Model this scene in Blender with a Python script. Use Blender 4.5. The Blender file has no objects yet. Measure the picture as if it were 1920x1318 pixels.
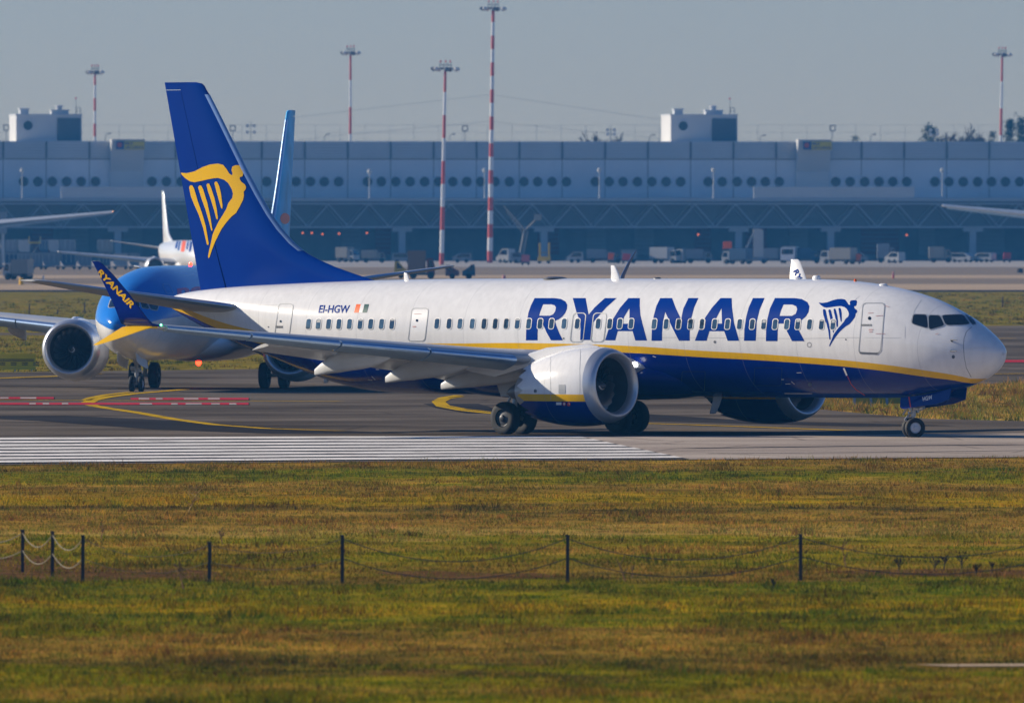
import bpy, bmesh, math, random
import numpy as np
from mathutils import Vector, Matrix
from mathutils.bvhtree import BVHTree
random.seed(7); rng = np.random.default_rng(7)
R = math.radians
scene = bpy.context.scene
COL = scene.collection

# ------------------------------------------------------------------ camera
F_PX, CAM_H, Y_H = 31700.0, 7.5, 403.0          # focal length in photo pixels, eye height, horizon row
cam = bpy.data.cameras.new('camera'); cam.sensor_width = 36.0
cam.lens = F_PX / 1920 * 36.0
cam.clip_start = 1.0; cam.clip_end = 12000.0
cam.dof.use_dof = True; cam.dof.focus_distance = 573.0; cam.dof.aperture_fstop = 5.6
camo = bpy.data.objects.new('camera', cam); COL.objects.link(camo)
PITCH = math.atan((659 - Y_H) / F_PX)
camo.location = (0, 0, CAM_H); camo.rotation_euler = (R(90) - PITCH, 0, 0)
scene.camera = camo
# ------------------------------------------------------------------ light
SUN_EL, SUN_BACK = R(22), R(20)                 # elevation; how far behind the picture plane the sun stands (from the left)
to_sun = Vector((-math.cos(SUN_BACK) * math.cos(SUN_EL), math.sin(SUN_BACK) * math.cos(SUN_EL), math.sin(SUN_EL)))
sun = bpy.data.lights.new('sun', 'SUN'); sun.energy = 4.8; sun.angle = R(0.53); sun.color = (1.0, 0.88, 0.70)
suno = bpy.data.objects.new('sun', sun); COL.objects.link(suno)
suno.rotation_euler = to_sun.to_track_quat('Z', 'Y').to_euler()
w = bpy.data.worlds.new('World'); scene.world = w; w.use_nodes = True
nt = w.node_tree
bg = nt.nodes['Background']; sky = nt.nodes.new('ShaderNodeTexSky')
sky.sky_type = 'NISHITA'; sky.sun_disc = False; sky.sun_elevation = SUN_EL
sky.sun_rotation = math.atan2(to_sun.x, to_sun.y)
sky.air_density = 1.0; sky.dust_density = 0.0; sky.ozone_density = 6.0
hs_ = nt.nodes.new('ShaderNodeHueSaturation'); hs_.inputs['Saturation'].default_value = 1.08
nt.links.new(sky.outputs[0], hs_.inputs['Color']); tn_ = nt.nodes.new('ShaderNodeMix'); tn_.data_type = 'RGBA'; tn_.blend_type = 'MULTIPLY'; tn_.inputs[0].default_value = 1; tn_.inputs[7].default_value = (.94, .88, 1.02, 1)
nt.links.new(hs_.outputs[0], tn_.inputs[6]); nt.links.new(tn_.outputs[2], bg.inputs[0]); bg.inputs[1].default_value = 0.074
scene.view_settings.view_transform = 'Standard'; scene.view_settings.look = 'None'
scene.view_settings.exposure = 0.43; scene.view_settings.gamma = 1.0
scene.cycles.use_denoising = True
scene.cycles.max_bounces = 8; scene.cycles.volume_bounces = 0
scene.cycles.use_adaptive_sampling = True
HAZE_DENS, HAZE_COL = 1.25e-4, (0.055, 0.29, 0.66)

# ------------------------------------------------------------------ pixel helpers (photo pixels -> ground)
def gp(x, y, z=0.0):
    Y = F_PX * (CAM_H - z) / (y - Y_H)
    return Vector(((x - 960) / F_PX * Y, Y, z))
def at(x, y, Y):
    """point seen at photo pixel x, y at distance Y"""
    return Vector(((x - 960) / F_PX * Y, Y, CAM_H - (y - Y_H) * Y / F_PX))
_cm = Matrix.Translation(camo.location) @ camo.rotation_euler.to_matrix().to_4x4()
def ray(x, y):
    d = _cm.to_3x3() @ Vector(((x - 960) / F_PX, -(y - 659) / F_PX, -1.0))
    return d.normalized()

# ------------------------------------------------------------------ materials
def mat(name, col, rough=0.5, metal=0.0, coat=0.0, var=0.0, scale=3.0, spec=0.5, emit=None, es=0.0, bump=0.0):
    m = bpy.data.materials.new(name); m.use_nodes = True
    t = m.node_tree; b = t.nodes['Principled BSDF']
    b.inputs['Roughness'].default_value = rough; b.inputs['Metallic'].default_value = metal
    b.inputs['Coat Weight'].default_value = coat; b.inputs['Specular IOR Level'].default_value = spec
    b.inputs['Base Color'].default_value = (*col, 1)
    if emit:
        b.inputs['Emission Color'].default_value = (*emit, 1); b.inputs['Emission Strength'].default_value = es
    if var > 0:
        tc = t.nodes.new('ShaderNodeTexCoord'); n = t.nodes.new('ShaderNodeTexNoise')
        n.inputs['Scale'].default_value = scale; n.inputs['Detail'].default_value = 6
        t.links.new(tc.outputs['Object'], n.inputs['Vector'])
        mr = t.nodes.new('ShaderNodeMapRange'); mr.inputs[1].default_value = 0.3; mr.inputs[2].default_value = 0.7
        mr.inputs[3].default_value = 1 - var; mr.inputs[4].default_value = 1 + var
        t.links.new(n.outputs[0], mr.inputs[0])
        mx = t.nodes.new('ShaderNodeMix'); mx.data_type = 'RGBA'; mx.blend_type = 'MULTIPLY'; mx.inputs[0].default_value = 1
        mx.inputs[6].default_value = (*col, 1); t.links.new(mr.outputs[0], mx.inputs[7])
        t.links.new(mx.outputs[2], b.inputs['Base Color'])
        if bump:
            bp = t.nodes.new('ShaderNodeBump'); bp.inputs['Strength'].default_value = bump
            t.links.new(n.outputs[0], bp.inputs['Height']); t.links.new(bp.outputs[0], b.inputs['Normal'])
    return m

NAVY = (0.0005, 0.013, 0.18); RBLUE = (0.001, 0.032, 0.25); YEL = (0.80, 0.46, 0.002); WHT = (0.80, 0.80, 0.80)
M = {}
M['white'] = mat('white_paint', WHT, 0.28, coat=0.4, var=0.03, scale=0.7)
M['navy'] = mat('navy_paint', NAVY, 0.16, spec=.2, var=0.04, scale=0.7)
M['rblue'] = mat('blue_paint', RBLUE, 0.18, spec=.15)
M['yellow'] = mat('yellow_paint', YEL, 0.3, spec=.2)
M['wing'] = mat('wing_grey', (0.46, 0.47, 0.48), 0.38, coat=0.1, var=0.06, scale=1.5)
M['fairing'] = mat('fairing_grey', (0.56, 0.57, 0.58), 0.4, var=0.06, scale=2)
M['metal'] = mat('sky_tinted_metal', (0.42, 0.56, 0.74), 0.34, metal=0.85, var=0.05, scale=2)  # bare grey metal; blue of the reflected sky is mixed into its base colour
M['lip'] = mat('lip_metal', (0.56, 0.58, 0.61), 0.38, metal=0.75, var=0.05, scale=2)
M['steel'] = mat('dark_steel', (0.12, 0.12, 0.125), 0.4, metal=0.5)
M['strut'] = mat('strut_grey', (0.45, 0.46, 0.47), 0.35, metal=0.3)
M['tyre'] = mat('tyre_rubber', (0.011, 0.011, 0.012), 0.75, var=0.3, scale=6)
M['rim'] = mat('wheel_rim_grey', (0.06, 0.062, 0.07), 0.45, metal=0.3)
M['rimpale'] = mat('wheel_rim_pale', (0.50, 0.54, 0.60), 0.4, metal=0.2)
M['black'] = mat('black', (0.012, 0.012, 0.014), 0.5)
M['duct'] = mat('inlet_duct', (0.035, 0.04, 0.05), 0.45)
M['blade'] = mat('fan_blade', (0.13, 0.135, 0.15), 0.35, metal=0.7)
M['glass'] = mat('cabin_glass', (0.035, 0.075, 0.13), 0.12, coat=0.5, var=0.25, scale=5)
M['cockpit'] = mat('cockpit_glass', (0.012, 0.018, 0.028), 0.06, coat=0.6)
M['frame'] = mat('window_frame', (0.72, 0.70, 0.68), 0.4)
M['seal'] = mat('door_seal_grey', (0.36, 0.38, 0.40), 0.5)
M['sealdk'] = mat('dark_line', (0.10, 0.11, 0.13), 0.6)
M['orange'] = mat('flag_orange', (0.85, 0.12, 0.0), 0.4, spec=.2)
M['green'] = mat('flag_green', (0.0, 0.075, 0.07), 0.4, spec=.2)
M['red'] = mat('red_mark', (0.55, 0.03, 0.03), 0.5)
M['navlight'] = mat('nav_light_green', (0.1, 0.8, 0.3), 0.2, emit=(0.15, 1.0, 0.35), es=6)
M['lamp'] = mat('landing_lamp', (1, 1, 1), 0.2, emit=(1, 0.98, 0.92), es=5)
M['beacon'] = mat('red_beacon', (0.9, 0.02, 0.01), 0.2, emit=(1.0, 0.014, 0.004), es=16)
M['amber'] = mat('amber_lamp', (0.9, 0.3, 0.05), 0.2, emit=(1.0, 0.40, 0.10), es=5)

# ------------------------------------------------------------------ mesh builder
class MB:
    def __init__(s): s.v = []; s.f = []; s.m = []; s.mi = 0
    def ring_loft(s, rings, close=True, cap0=False, cap1=False):
        n = len(rings[0]); base = len(s.v)
        for r in rings: s.v.extend([tuple(p) for p in r])
        for i in range(len(rings) - 1):
            for j in range(n if close else n - 1):
                k = (j + 1) % n
                s.f.append((base + i*n + j, base + i*n + k, base + (i+1)*n + k, base + (i+1)*n + j)); s.m.append(s.mi)
        if cap0: s.f.append(tuple(base + j for j in reversed(range(n)))); s.m.append(s.mi)
        if cap1: s.f.append(tuple(base + (len(rings)-1)*n + j for j in range(n))); s.m.append(s.mi)
        return s
    def box(s, x0, x1, y0, y1, z0, z1):
        b = len(s.v)
        s.v.extend([(x0,y0,z0),(x1,y0,z0),(x1,y1,z0),(x0,y1,z0),(x0,y0,z1),(x1,y0,z1),(x1,y1,z1),(x0,y1,z1)])
        for q in ((3,2,1,0),(4,5,6,7),(0,1,5,4),(1,2,6,5),(2,3,7,6),(3,0,4,7)):
            s.f.append(tuple(b + i for i in q)); s.m.append(s.mi)
        return s
    def bar(s, a, b, r0, r1=None, n=8, caps=True):
        a, b = Vector(a), Vector(b); r1 = r0 if r1 is None else r1
        d = (b - a).normalized(); u = d.orthogonal().normalized(); v = d.cross(u)
        ring = lambda c, r: [c + u*math.cos(2*math.pi*i/n)*r + v*math.sin(2*math.pi*i/n)*r for i in range(n)]
        return s.ring_loft([ring(a, r0), ring(b, r1)], True, caps, caps)
    def tube(s, pts, r, n=6):
        for a, b in zip(pts[:-1], pts[1:]): s.bar(a, b, r, r, n)
        return s
    def lathe(s, prof, axis_o, axis_d, n=48, cap0=False, cap1=False, up=None):
        o, d = Vector(axis_o), Vector(axis_d).normalized()
        u = d.orthogonal().normalized() if up is None else Vector(up); v = d.cross(u)
        rings = [[o + d*a + u*math.cos(2*math.pi*i/n)*r + v*math.sin(2*math.pi*i/n)*r for i in range(n)] for a, r in prof]
        return s.ring_loft(rings, True, cap0, cap1)
    def poly(s, pts):
        b = len(s.v); s.v.extend([tuple(p) for p in pts]); s.f.append(tuple(range(b, b + len(pts)))); s.m.append(s.mi); return s
    def prism(s, pts, d):
        """flat polygon pushed along vector d"""
        d = Vector(d); p0 = [Vector(p) for p in pts]; p1 = [p + d for p in p0]
        s.poly(list(reversed(p0))); s.poly(p1); return s.ring_loft([p0, p1], True)
    def build(s, name, mats, parent=None, smooth=35, loc=None, rot=None, fix=True):
        me = bpy.data.meshes.new(name); me.from_pydata(s.v, [], s.f)
        if not isinstance(mats, (list, tuple)): mats = [mats]
        for m in mats: me.materials.append(m)
        if len(mats) > 1: me.polygons.foreach_set('material_index', s.m)
        if fix:
            bm = bmesh.new(); bm.from_mesh(me); bmesh.ops.remove_doubles(bm, verts=bm.verts, dist=1e-5)
            bmesh.ops.recalc_face_normals(bm, faces=bm.faces); bm.to_mesh(me); bm.free()
        if smooth:
            me.polygons.foreach_set('use_smooth', [True] * len(me.polygons)); me.set_sharp_from_angle(angle=R(smooth))
        me.update()
        o = bpy.data.objects.new(name, me); COL.objects.link(o)
        if parent: o.parent = parent
        if loc is not None: o.location = loc
        if rot is not None: o.rotation_euler = rot
        return o
def tag(o, label=None, cat=None, group=None, kind=None):
    if label: o['label'] = label
    if cat: o['category'] = cat
    if group: o['group'] = group
    if kind: o['kind'] = kind
    return o
def empty(name, loc, rz=0, label=None, cat=None, group=None):
    o = bpy.data.objects.new(name, None); COL.objects.link(o); o.location = loc; o.rotation_euler = (0, 0, rz)
    o.empty_display_size = 0.5
    return tag(o, label, cat, group)
def copy_tree(o, parent=None):
    c = o.copy(); COL.objects.link(c)
    if parent: c.parent = parent
    for ch in list(o.children): copy_tree(ch, c)
    return c
def pchip(xs, ys):
    x, y = np.array(xs, float), np.array(ys, float); h = np.diff(x); d = np.diff(y) / h; m = np.zeros(len(x))
    for i in range(1, len(x) - 1):
        if d[i-1]*d[i] > 0:
            w1, w2 = 2*h[i] + h[i-1], h[i] + 2*h[i-1]; m[i] = (w1 + w2) / (w1/d[i-1] + w2/d[i])
    m[0], m[-1] = d[0], d[-1]
    def f(t):
        t = min(max(t, x[0]), x[-1]); i = min(int(np.searchsorted(x, t, 'right')) - 1, len(x) - 2); q = (t - x[i]) / h[i]
        return float((2*q**3-3*q**2+1)*y[i] + (q**3-2*q**2+q)*h[i]*m[i] + (-2*q**3+3*q**2)*y[i+1] + (q**3-q**2)*h[i]*m[i+1])
    return f
def text_mesh(s, shear=0.0, bold=0.0, space=1.0):
    """2-D outline of a word as a bmesh in a unit-height box"""
    c = bpy.data.curves.new('t', 'FONT'); c.body = s; c.shear = shear; c.offset = bold; c.space_character = space; c.resolution_u = 4
    o = bpy.data.objects.new('t', c); COL.objects.link(o)
    dg = bpy.context.evaluated_depsgraph_get(); me = bpy.data.meshes.new_from_object(o.evaluated_get(dg))
    bm = bmesh.new(); bm.from_mesh(me); bpy.data.objects.remove(o); bpy.data.curves.remove(c); bpy.data.meshes.remove(me)
    bmesh.ops.remove_doubles(bm, verts=bm.verts, dist=1e-4)
    xs = [v.co.x for v in bm.verts]; ys = [v.co.y for v in bm.verts]
    x0, x1, y0, y1 = min(xs), max(xs), min(ys), max(ys)
    for v in bm.verts: v.co = ((v.co.x - x0) / (x1 - x0), (v.co.y - y0) / (y1 - y0), 0)
    return bm
def loops_mesh(loops):
    bm = bmesh.new()
    for lp in loops:
        vs = [bm.verts.new((p[0], p[1], 0)) for p in lp]
        for a, b in zip(vs, vs[1:] + vs[:1]): bm.edges.new((a, b))
    bmesh.ops.triangle_fill(bm, use_beauty=True, use_dissolve=False, edges=bm.edges[:])
    return bm
class Surf:
    """a part's surface that paint, doors and windows are laid on"""
    def __init__(s, o, root):
        if isinstance(o, tuple):
            s.mw = root.matrix_basis.copy(); s.inv = s.mw.inverted(); s.b = BVHTree.FromPolygons(*o); return
        s.mw = root.matrix_basis.copy(); s.inv = s.mw.inverted(); V, P_ = [], []
        for q in [o] + [c for c in o.children if c.name.split('.')[0] == 'rudder']:
            k = len(V); V += [v.co.copy() for v in q.data.vertices]; P_ += [[k + i for i in p.vertices] for p in q.data.polygons]
        s.b = BVHTree.FromPolygons(V, P_)
    def hit(s, x, y, off):
        o = s.inv @ Vector(camo.location); d = (s.inv.to_3x3() @ ray(x, y)).normalized()
        p, n, i, t = s.b.ray_cast(o, d)
        if p is None: return None
        if n.dot(d) > 0: n = -n
        return p + n*off
def decal(name, bm, m, surf, parent, off=0.008, sx=10, sy=4, mirror=False, smooth=True):
    """bm holds a flat outline in photo pixels; it is cut fine and laid on the surface"""
    if not hasattr(bm, 'verts'): bm = loops_mesh(bm)
    xs = [v.co.x for v in bm.verts]; ys = [v.co.y for v in bm.verts]
    for lo, hi, st, no in ((min(xs), max(xs), sx, (1,0,0)), (min(ys), max(ys), sy, (0,1,0))):
        t = math.ceil(lo/st)*st
        while t < hi:
            if t > lo + 1e-3: bmesh.ops.bisect_plane(bm, geom=bm.verts[:] + bm.edges[:] + bm.faces[:], dist=1e-5, plane_co=(t if no[0] else 0, t if no[1] else 0, 0), plane_no=no)
            t += st
    bad = []
    for v in bm.verts:
        p = surf.hit(v.co.x, v.co.y, off)
        if p is None: bad.append(v)
        else: v.co = p
    if bad: bmesh.ops.delete(bm, geom=bad, context='VERTS')
    cd = surf.inv @ Vector(camo.location)
    for f in bm.faces:
        f.normal_update()
        if f.normal.dot(cd - f.calc_center_median()) < 0: f.normal_flip()
        f.smooth = smooth
    if mirror:
        g = bmesh.ops.duplicate(bm, geom=bm.verts[:] + bm.edges[:] + bm.faces[:])
        for e in g['geom']:
            if isinstance(e, bmesh.types.BMVert): e.co.y = -e.co.y
        for e in g['geom']:
            if isinstance(e, bmesh.types.BMFace): e.normal_flip()
    me = bpy.data.meshes.new(name); bm.to_mesh(me); bm.free(); me.materials.append(m)
    o = bpy.data.objects.new(name, me); COL.objects.link(o); o.parent = parent
    return o
def rrect(cx, cy, w2, h2, rad, lean=0.0, n=5):
    p = []
    for qx, qy, a0 in ((1,-1,-90),(1,1,0),(-1,1,90),(-1,-1,180)):
        for i in range(n + 1):
            a = R(a0 + 90*i/n); px = qx*(w2 - rad) + math.cos(a)*rad; py = qy*(h2 - rad) + math.sin(a)*rad
            p.append((cx + px - lean*py, cy + py))
    return p
def text_px(s, p0, p1, h, shear=0.0, bold=0.0, lean=(0, 0)):
    """word running from pixel p0 to p1 along its base line, h pixels tall"""
    bm = text_mesh(s, shear, bold); a, b = Vector(p0), Vector(p1); d = b - a; u = Vector((d.y, -d.x)).normalized()
    for v in bm.verts:
        q = a + d*v.co.x + u*(h*v.co.y) + Vector(lean)*v.co.y; v.co = (q.x, q.y, 0)
    return bm

# ------------------------------------------------------------------ the twin-jet (local: +x forward, +y port, +z up; s = metres aft of the nose, r = metres to starboard)
def L(s, r, z): return Vector((-s, -r, z))
zt = pchip([0,.03,.12,.35,.74,1.16,1.5,2.16,3.1,4.3,5.5,6.7,8.1,10,24,28.8,33,36,38,38.6],
           [2.86,2.98,3.10,3.32,3.59,3.86,4.06,4.36,4.68,4.96,5.15,5.27,5.32,5.33,5.30,5.23,5.1,4.95,4.74,4.58])
zb = pchip([0,.03,.12,.35,.74,1.21,1.7,2.4,3.35,4.3,6,8,26,27.3,28.8,30.3,31.6,32.9,35.2,36.5,37.9,38.6],
           [2.86,2.70,2.52,2.28,2.06,1.86,1.71,1.57,1.43,1.36,1.33,1.32,1.32,1.34,1.42,1.65,1.98,2.38,3.06,3.46,4.0,4.32])
wd = pchip([0,.03,.12,.35,.74,1.21,1.7,2.4,3.35,4.3,6,8,25,28,30,32,34,36,37.5,38.6],
           [0.01,.16,.31,.53,.79,1.03,1.22,1.44,1.63,1.76,1.86,1.88,1.88,1.82,1.70,1.50,1.2,.85,.52,.18])
zc = pchip([0,1,3,6,8,25,30,34,38.6],[2.86,2.95,3.15,3.4,3.45,3.45,3.6,4.05,4.46])
def fus_mesh():
    st = [0,.01,.03,.07,.12,.2,.3,.42,.56,.74,.92,1.1,1.3,1.5,1.7,1.95,2.2,2.5,2.8,3.1,3.5,3.9,4.3,4.8,5.3,6,6.7,7.4,8.1,9]
    st += list(np.arange(10, 25, 1.5)) + list(np.arange(25, 38, .6)) + [38.1, 38.4, 38.6]
    mb = MB(); n = 96; rings = []
    for s in st:
        a, b, c, ww = zt(s), zb(s), zc(s), wd(s); ring = []
        ex = 1 + .17*math.exp(-((s - 2.1)/1.1)**2)
        for j in range(n):
            p = 2*math.pi*j/n; q = math.sin(p); k = math.cos(p)
            if q > 0: k = math.copysign(abs(k)**ex, k); q = q**ex
            ring.append(L(s, ww*k, c + (a - c if q > 0 else c - b)*q))
        rings.append(ring)
    return mb.ring_loft(rings, True, True, True)
def airfoil(n=14, t=0.12, camber=0.015, x0=0.0, x1=1.0):
    """closed loop of (chord fraction, height) from the upper rear edge round the nose to the lower rear edge"""
    def th(x): return 5*t*(0.2969*math.sqrt(x) - 0.126*x - 0.3516*x*x + 0.2843*x**3 - 0.1015*x**4) + 0.001
    xs = [x0 + (x1 - x0)*(1 - math.cos(math.pi*i/n))/2 for i in range(n + 1)]
    cm = lambda x: camber*4*x*(1 - x)
    return [(x, cm(x) + th(x)) for x in reversed(xs)] + [(x, cm(x) - th(x)) for x in (xs[1:] if x0 == 0 else xs)]
w_le = lambda r: np.interp(r, [0.8, 1.88, 4.9, 5.36, 16.8], [14.3, 14.85, 16.70, 17.0, 23.07])
w_te = lambda r: np.interp(r, [0.8, 5.9, 16.8], [21.45, 21.7, 24.6])
w_z = lambda r: 2.30 + max(r - 1.88, -0.6)*0.097
w_t = lambda r: np.interp(r, [0.8, 5.4, 16.8], [0.135, 0.115, 0.10])
def wing_sec(r, side, prof, ds=0, dz=0, tw=0, sc=1.0, at_=None):
    """airfoil section placed at span station r"""
    le, te = w_le(r), w_te(r); c = te - le; out = []
    for x, z in prof:
        s = x*c*sc; h = z*c*sc
        s, h = s*math.cos(tw) + h*math.sin(tw), h*math.cos(tw) - s*math.sin(tw)
        o = (at_ if at_ is not None else 0)*c
        out.append(L(le + s + ds*c + o, side*r, w_z(r) + h + dz*c))
    return out
def airliner(root, P):
    """P: livery materials and how much detail"""
    det = P.get('detail', 2); out = {}
    fu = fus_mesh().build('fuselage', P['fuselage'], root, smooth=50); out['fuselage'] = fu
    # belly fairing between the wings
    mb = MB(); rings = []
    for s, k in ((12.2,.02),(12.7,.35),(13.4,.62),(14.6,.9),(16,1),(20,1),(22,.97),(23.3,.8),(24.4,.5),(25.4,.2),(26,.02)):
        rings.append([L(s, (1.2 + .82*k)*math.cos(p)*(.35 + .65*k), 1.95 + (.30 + .45*k)*math.sin(p) - .01) for p in np.linspace(0, 2*math.pi, 40, False)])
    mb.ring_loft(rings, True, True, True).build('belly_fairing', P['belly'], root, smooth=50)
    # fin and rudder
    fle = pchip([4.7,5.0,5.23,5.6,5.93,6.33,7.18,8.45,10.68,11.85,12.08,12.14],[27.0,28.0,28.75,30.3,31.36,32.30,33.36,34.41,35.95,36.78,37.0,37.35])
    fte = lambda z: 37.07 + (z - 4.9)*0.2409
    fhg = lambda z: fte(z) - (1.25 - (z - 4.9)*0.07)
    def fin_sec(z, x0, x1):
        le, te = fle(z), fte(z); c = te - le; ta = np.interp(z, [4.9, 5.6, 6.4, 12.1], [.30, .40, .44, .17]); ring = []
        for x, h in airfoil(16, ta/c, 0, x0, x1): ring.append(L(le + x*c, h*c, z))
        return ring
    zs = [4.75,5.0,5.23,5.45,5.7,5.93,6.15,6.4,6.8,7.2,7.8,8.5,9.3,10.2,11.1,11.6,11.85,12.0,12.08,12.13]
    hx = lambda z: (fhg(z) - fle(z)) / (fte(z) - fle(z))
    fin = MB().ring_loft([fin_sec(z, 0, hx(z) - .008) for z in zs], True, True, True).build('vertical_stabilizer', P['fin'], root, smooth=40); out['fin'] = fin
    fm = MB().ring_loft([fin_sec(z, 0, 1) for z in zs[:-3]], True, True, True); out['fin_skin'] = (fm.v, fm.f)
    out['rudder'] = MB().ring_loft([fin_sec(z, hx(z), 1) for z in zs[:-3]], True, True, True).build('rudder', P['fin'], fin, smooth=40)
    MB().ring_loft([fin_sec(z, hx(z) - .006, 1) for z in [11.875] + zs[-3:]], True, True, True).build('fin_tip_cap', P['fin'], fin, smooth=40)
    mb = MB(); rg = []
    for z in [6.25,6.5,7,7.5,8.2,9,10,11,11.7]:
        le, te = fle(z), fte(z); c = te - le; ta = np.interp(z, [5.6, 6.4, 12.1], [.40, .44, .17]) + .02; e = .17/c
        rg.append([L(le + x*c - .02, h*c, z) for x, h in airfoil(8, ta/c, 0, 0, e)])
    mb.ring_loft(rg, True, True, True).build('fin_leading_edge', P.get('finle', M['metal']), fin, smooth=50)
    for side in (1, -1):
        # tailplane
        def hs(r, x0=0, x1=1):
            le = 34.1 + .60*(r - .9) if r < 6.9 else 34.1 + .60*6 + (r - 6.9)*1.5
            te = 37.65 + (r - .9)*.21; c = te - le
            return [L(le + x*c, side*r, 4.27 + (r - 1)*.155 + h*c) for x, h in airfoil(12, .09, 0, x0, x1)]
        h = MB().ring_loft([hs(r) for r in (.4, 1.2, 3, 5, 6.6, 6.9, 7.1, 7.18)], True, True, True).build('horizontal_stabilizer', M['wing'], root, smooth=50)
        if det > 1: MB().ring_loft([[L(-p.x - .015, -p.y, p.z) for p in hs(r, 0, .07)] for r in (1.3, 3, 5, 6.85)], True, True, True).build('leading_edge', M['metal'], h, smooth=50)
        # wing
        secs = [0.7, 1.88, 3.4, 4.9, 5.36, 5.9, 8, 11, 14, 16.5, 16.8]
        wg = MB().ring_loft([wing_sec(r, side, airfoil(16, w_t(r), .018)) for r in secs], True, True, True).build('wing', M['wing'], root, smooth=40); out['wing%d' % side] = wg
        sl = [(5.62, 8.3), (8.36, 11.1), (11.16, 13.9), (13.96, 16.55)] if det > 1 else [(5.6, 16.5)]
        for a, b in sl:
            pr = [(x, z) for x, z in airfoil(18, .135, .0, 0, .15)]
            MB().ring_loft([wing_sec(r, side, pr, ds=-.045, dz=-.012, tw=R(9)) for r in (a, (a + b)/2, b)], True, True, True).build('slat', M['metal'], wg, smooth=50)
        if det > 1:
            pr = airfoil(8, .16, .0, 0, .10)
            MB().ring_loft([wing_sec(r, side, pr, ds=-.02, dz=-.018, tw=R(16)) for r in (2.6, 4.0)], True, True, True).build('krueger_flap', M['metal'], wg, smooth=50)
            for a, b in ((2.1, 5.3), (5.9, 11.6)):
                MB().ring_loft([wing_sec(r, side, airfoil(8, .13, .03), ds=.86, dz=-.042, tw=R(14), sc=.26 if a < 5 else .30) for r in (a, (a + b)/2, b)], True, True, True).build('flap', M['fairing'], wg, smooth=40)
        for r, ln in ((3.55, 4.4), (6.15, 3.9), (8.9, 3.5)) if det > 0 else ():
            te = float(w_te(r)); zz = w_z(r); rings = []
            c = te - w_le(r); tip = te + .75
            for u, hw, zu, zl in ((0,.03,-.10,-.16),(.08,.13,-.03,-.30),(.2,.20,.0,-.46),(.38,.24,.0,-.60),(.56,.24,-.02,-.70),(.64,.235,-.05,-.75),(.66,.225,-.06,-.77),(.8,.17,-.28,-.83),(.92,.10,-.50,-.88),(1,.035,-.68,-.90)):
                s = tip - ln*(1 - u)
                wl = -.05*c*(1 - ((s - te + c)/c))*1.1 if s < te else 0
                rings.append([L(s, side*(r + hw*math.copysign(abs(math.cos(p))**.8, math.cos(p))), zz + wl - .04 + (zu + zl)/2*1.0 + (zu - zl)/2*math.copysign(abs(math.sin(p))**.8, math.sin(p))) for p in np.linspace(0, 2*math.pi, 20, False)])
            MB().ring_loft(rings, True, True, True).build('flap_track_fairing', M['fairing'], wg, smooth=32)
        # winglet: tall upper blade and short lower blade
        def blade(stn, nm, mm):
            rings = []
            for rr, le, te, z, t, tz in stn:
                c = te - le; rings.append([L(le + x*c, side*(rr + h*c*math.cos(tz)), z + h*c*math.sin(tz)) for x, h in airfoil(10, t/c, 0)])
            return MB().ring_loft(rings, True, True, True).build(nm, mm, wg, smooth=45)
        if P.get('plain_tip'): blade_ = None
        else:
          ub = blade([(16.75, 23.0, 24.62, 3.76, .14, 1.3), (17.0, 23.12, 24.6, 3.83, .13, 1.1), (17.14, 23.24, 24.58, 4.02, .12, .7), (17.22, 23.56, 24.70, 4.4, .10, .40), (17.32, 23.98, 24.93, 4.9, .08, .36), (17.54, 24.42, 25.10, 5.46, .06, .36), (17.72, 24.77, 25.20, 5.84, .05, .36), (17.76, 24.91, 25.24, 5.93, .03, .36)], 'upper_winglet', P['winglet'])
          out['winglet%d' % side] = ub
          if P.get('winglet_in'):
            ub.data.materials.append(P['winglet_in'])
            for q in ub.data.polygons:
                if q.normal.y*side > .35 and q.center.z > 4.35: q.material_index = 1
          blade([(16.7, 23.02, 24.6, 3.74, .14, 1.3), (16.95, 23.2, 24.6, 3.72, .12, 2.0), (17.2, 23.7, 24.75, 3.55, .09, 2.2), (17.45, 24.35, 25.0, 3.33, .07, 2.2), (17.7, 25.02, 25.25, 3.12, .03, 2.2)], 'lower_winglet', P['lowlet'])
        # engine: nacelle, lip, fan, spinner, core nozzle, plug
        o = L(13.08, side*4.83, 1.77); ax = (L(1, 0, -.062)).normalized(); up = Vector((0, 0, 1)); up = (up - ax*up.dot(ax)).normalized()
        outer = [(.42,1.275),(.7,1.315),(1.1,1.335),(1.6,1.33),(2.1,1.29),(2.6,1.22),(3.0,1.14),(3.30,1.07)]
        nn = 72; mb = MB(); v2 = ax.cross(up)
        pt = lambda a, rr, i: o + ax*a + up*(math.cos(2*math.pi*i/nn)*rr) + v2*(math.sin(2*math.pi*i/nn)*rr)
        rings = [[pt(a, rr, i) for i in range(nn)] for a, rr in outer]
        chev = lambda i: abs(((i / nn*18) % 1) - .5)*2
        rings.append([pt(3.36 + .36*(chev(i)), 1.055 - .10*chev(i), i) for i in range(nn)])
        rings.append([pt(3.33 + .36*(chev(i)), 1.03 - .10*chev(i), i) for i in range(nn)])
        rings += [[pt(a, rr, i) for i in range(nn)] for a, rr in ((3.0, 1.02), (2.4, .98), (2.38, .5))]
        en = mb.ring_loft(rings).build('engine', P['nacelle'], root, smooth=35); out['engine%d' % side] = en
        lip = [(.42,1.275),(.25,1.232),(.12,1.183),(.04,1.135),(0,1.085),(.0,1.06),(.03,1.02),(.1,.975),(.22,.94),(.34,.925)]
        MB().lathe(lip, o, ax, 72, up=up).build('inlet_lip', P.get('lip', M['lip']), en, smooth=60)
        MB().lathe([(.34,.925),(.6,.915),(.95,.925),(1.06,.925),(1.06,.0)], o, ax, 64, up=up).build('inlet_duct', M['duct'], en, smooth=50)
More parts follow.
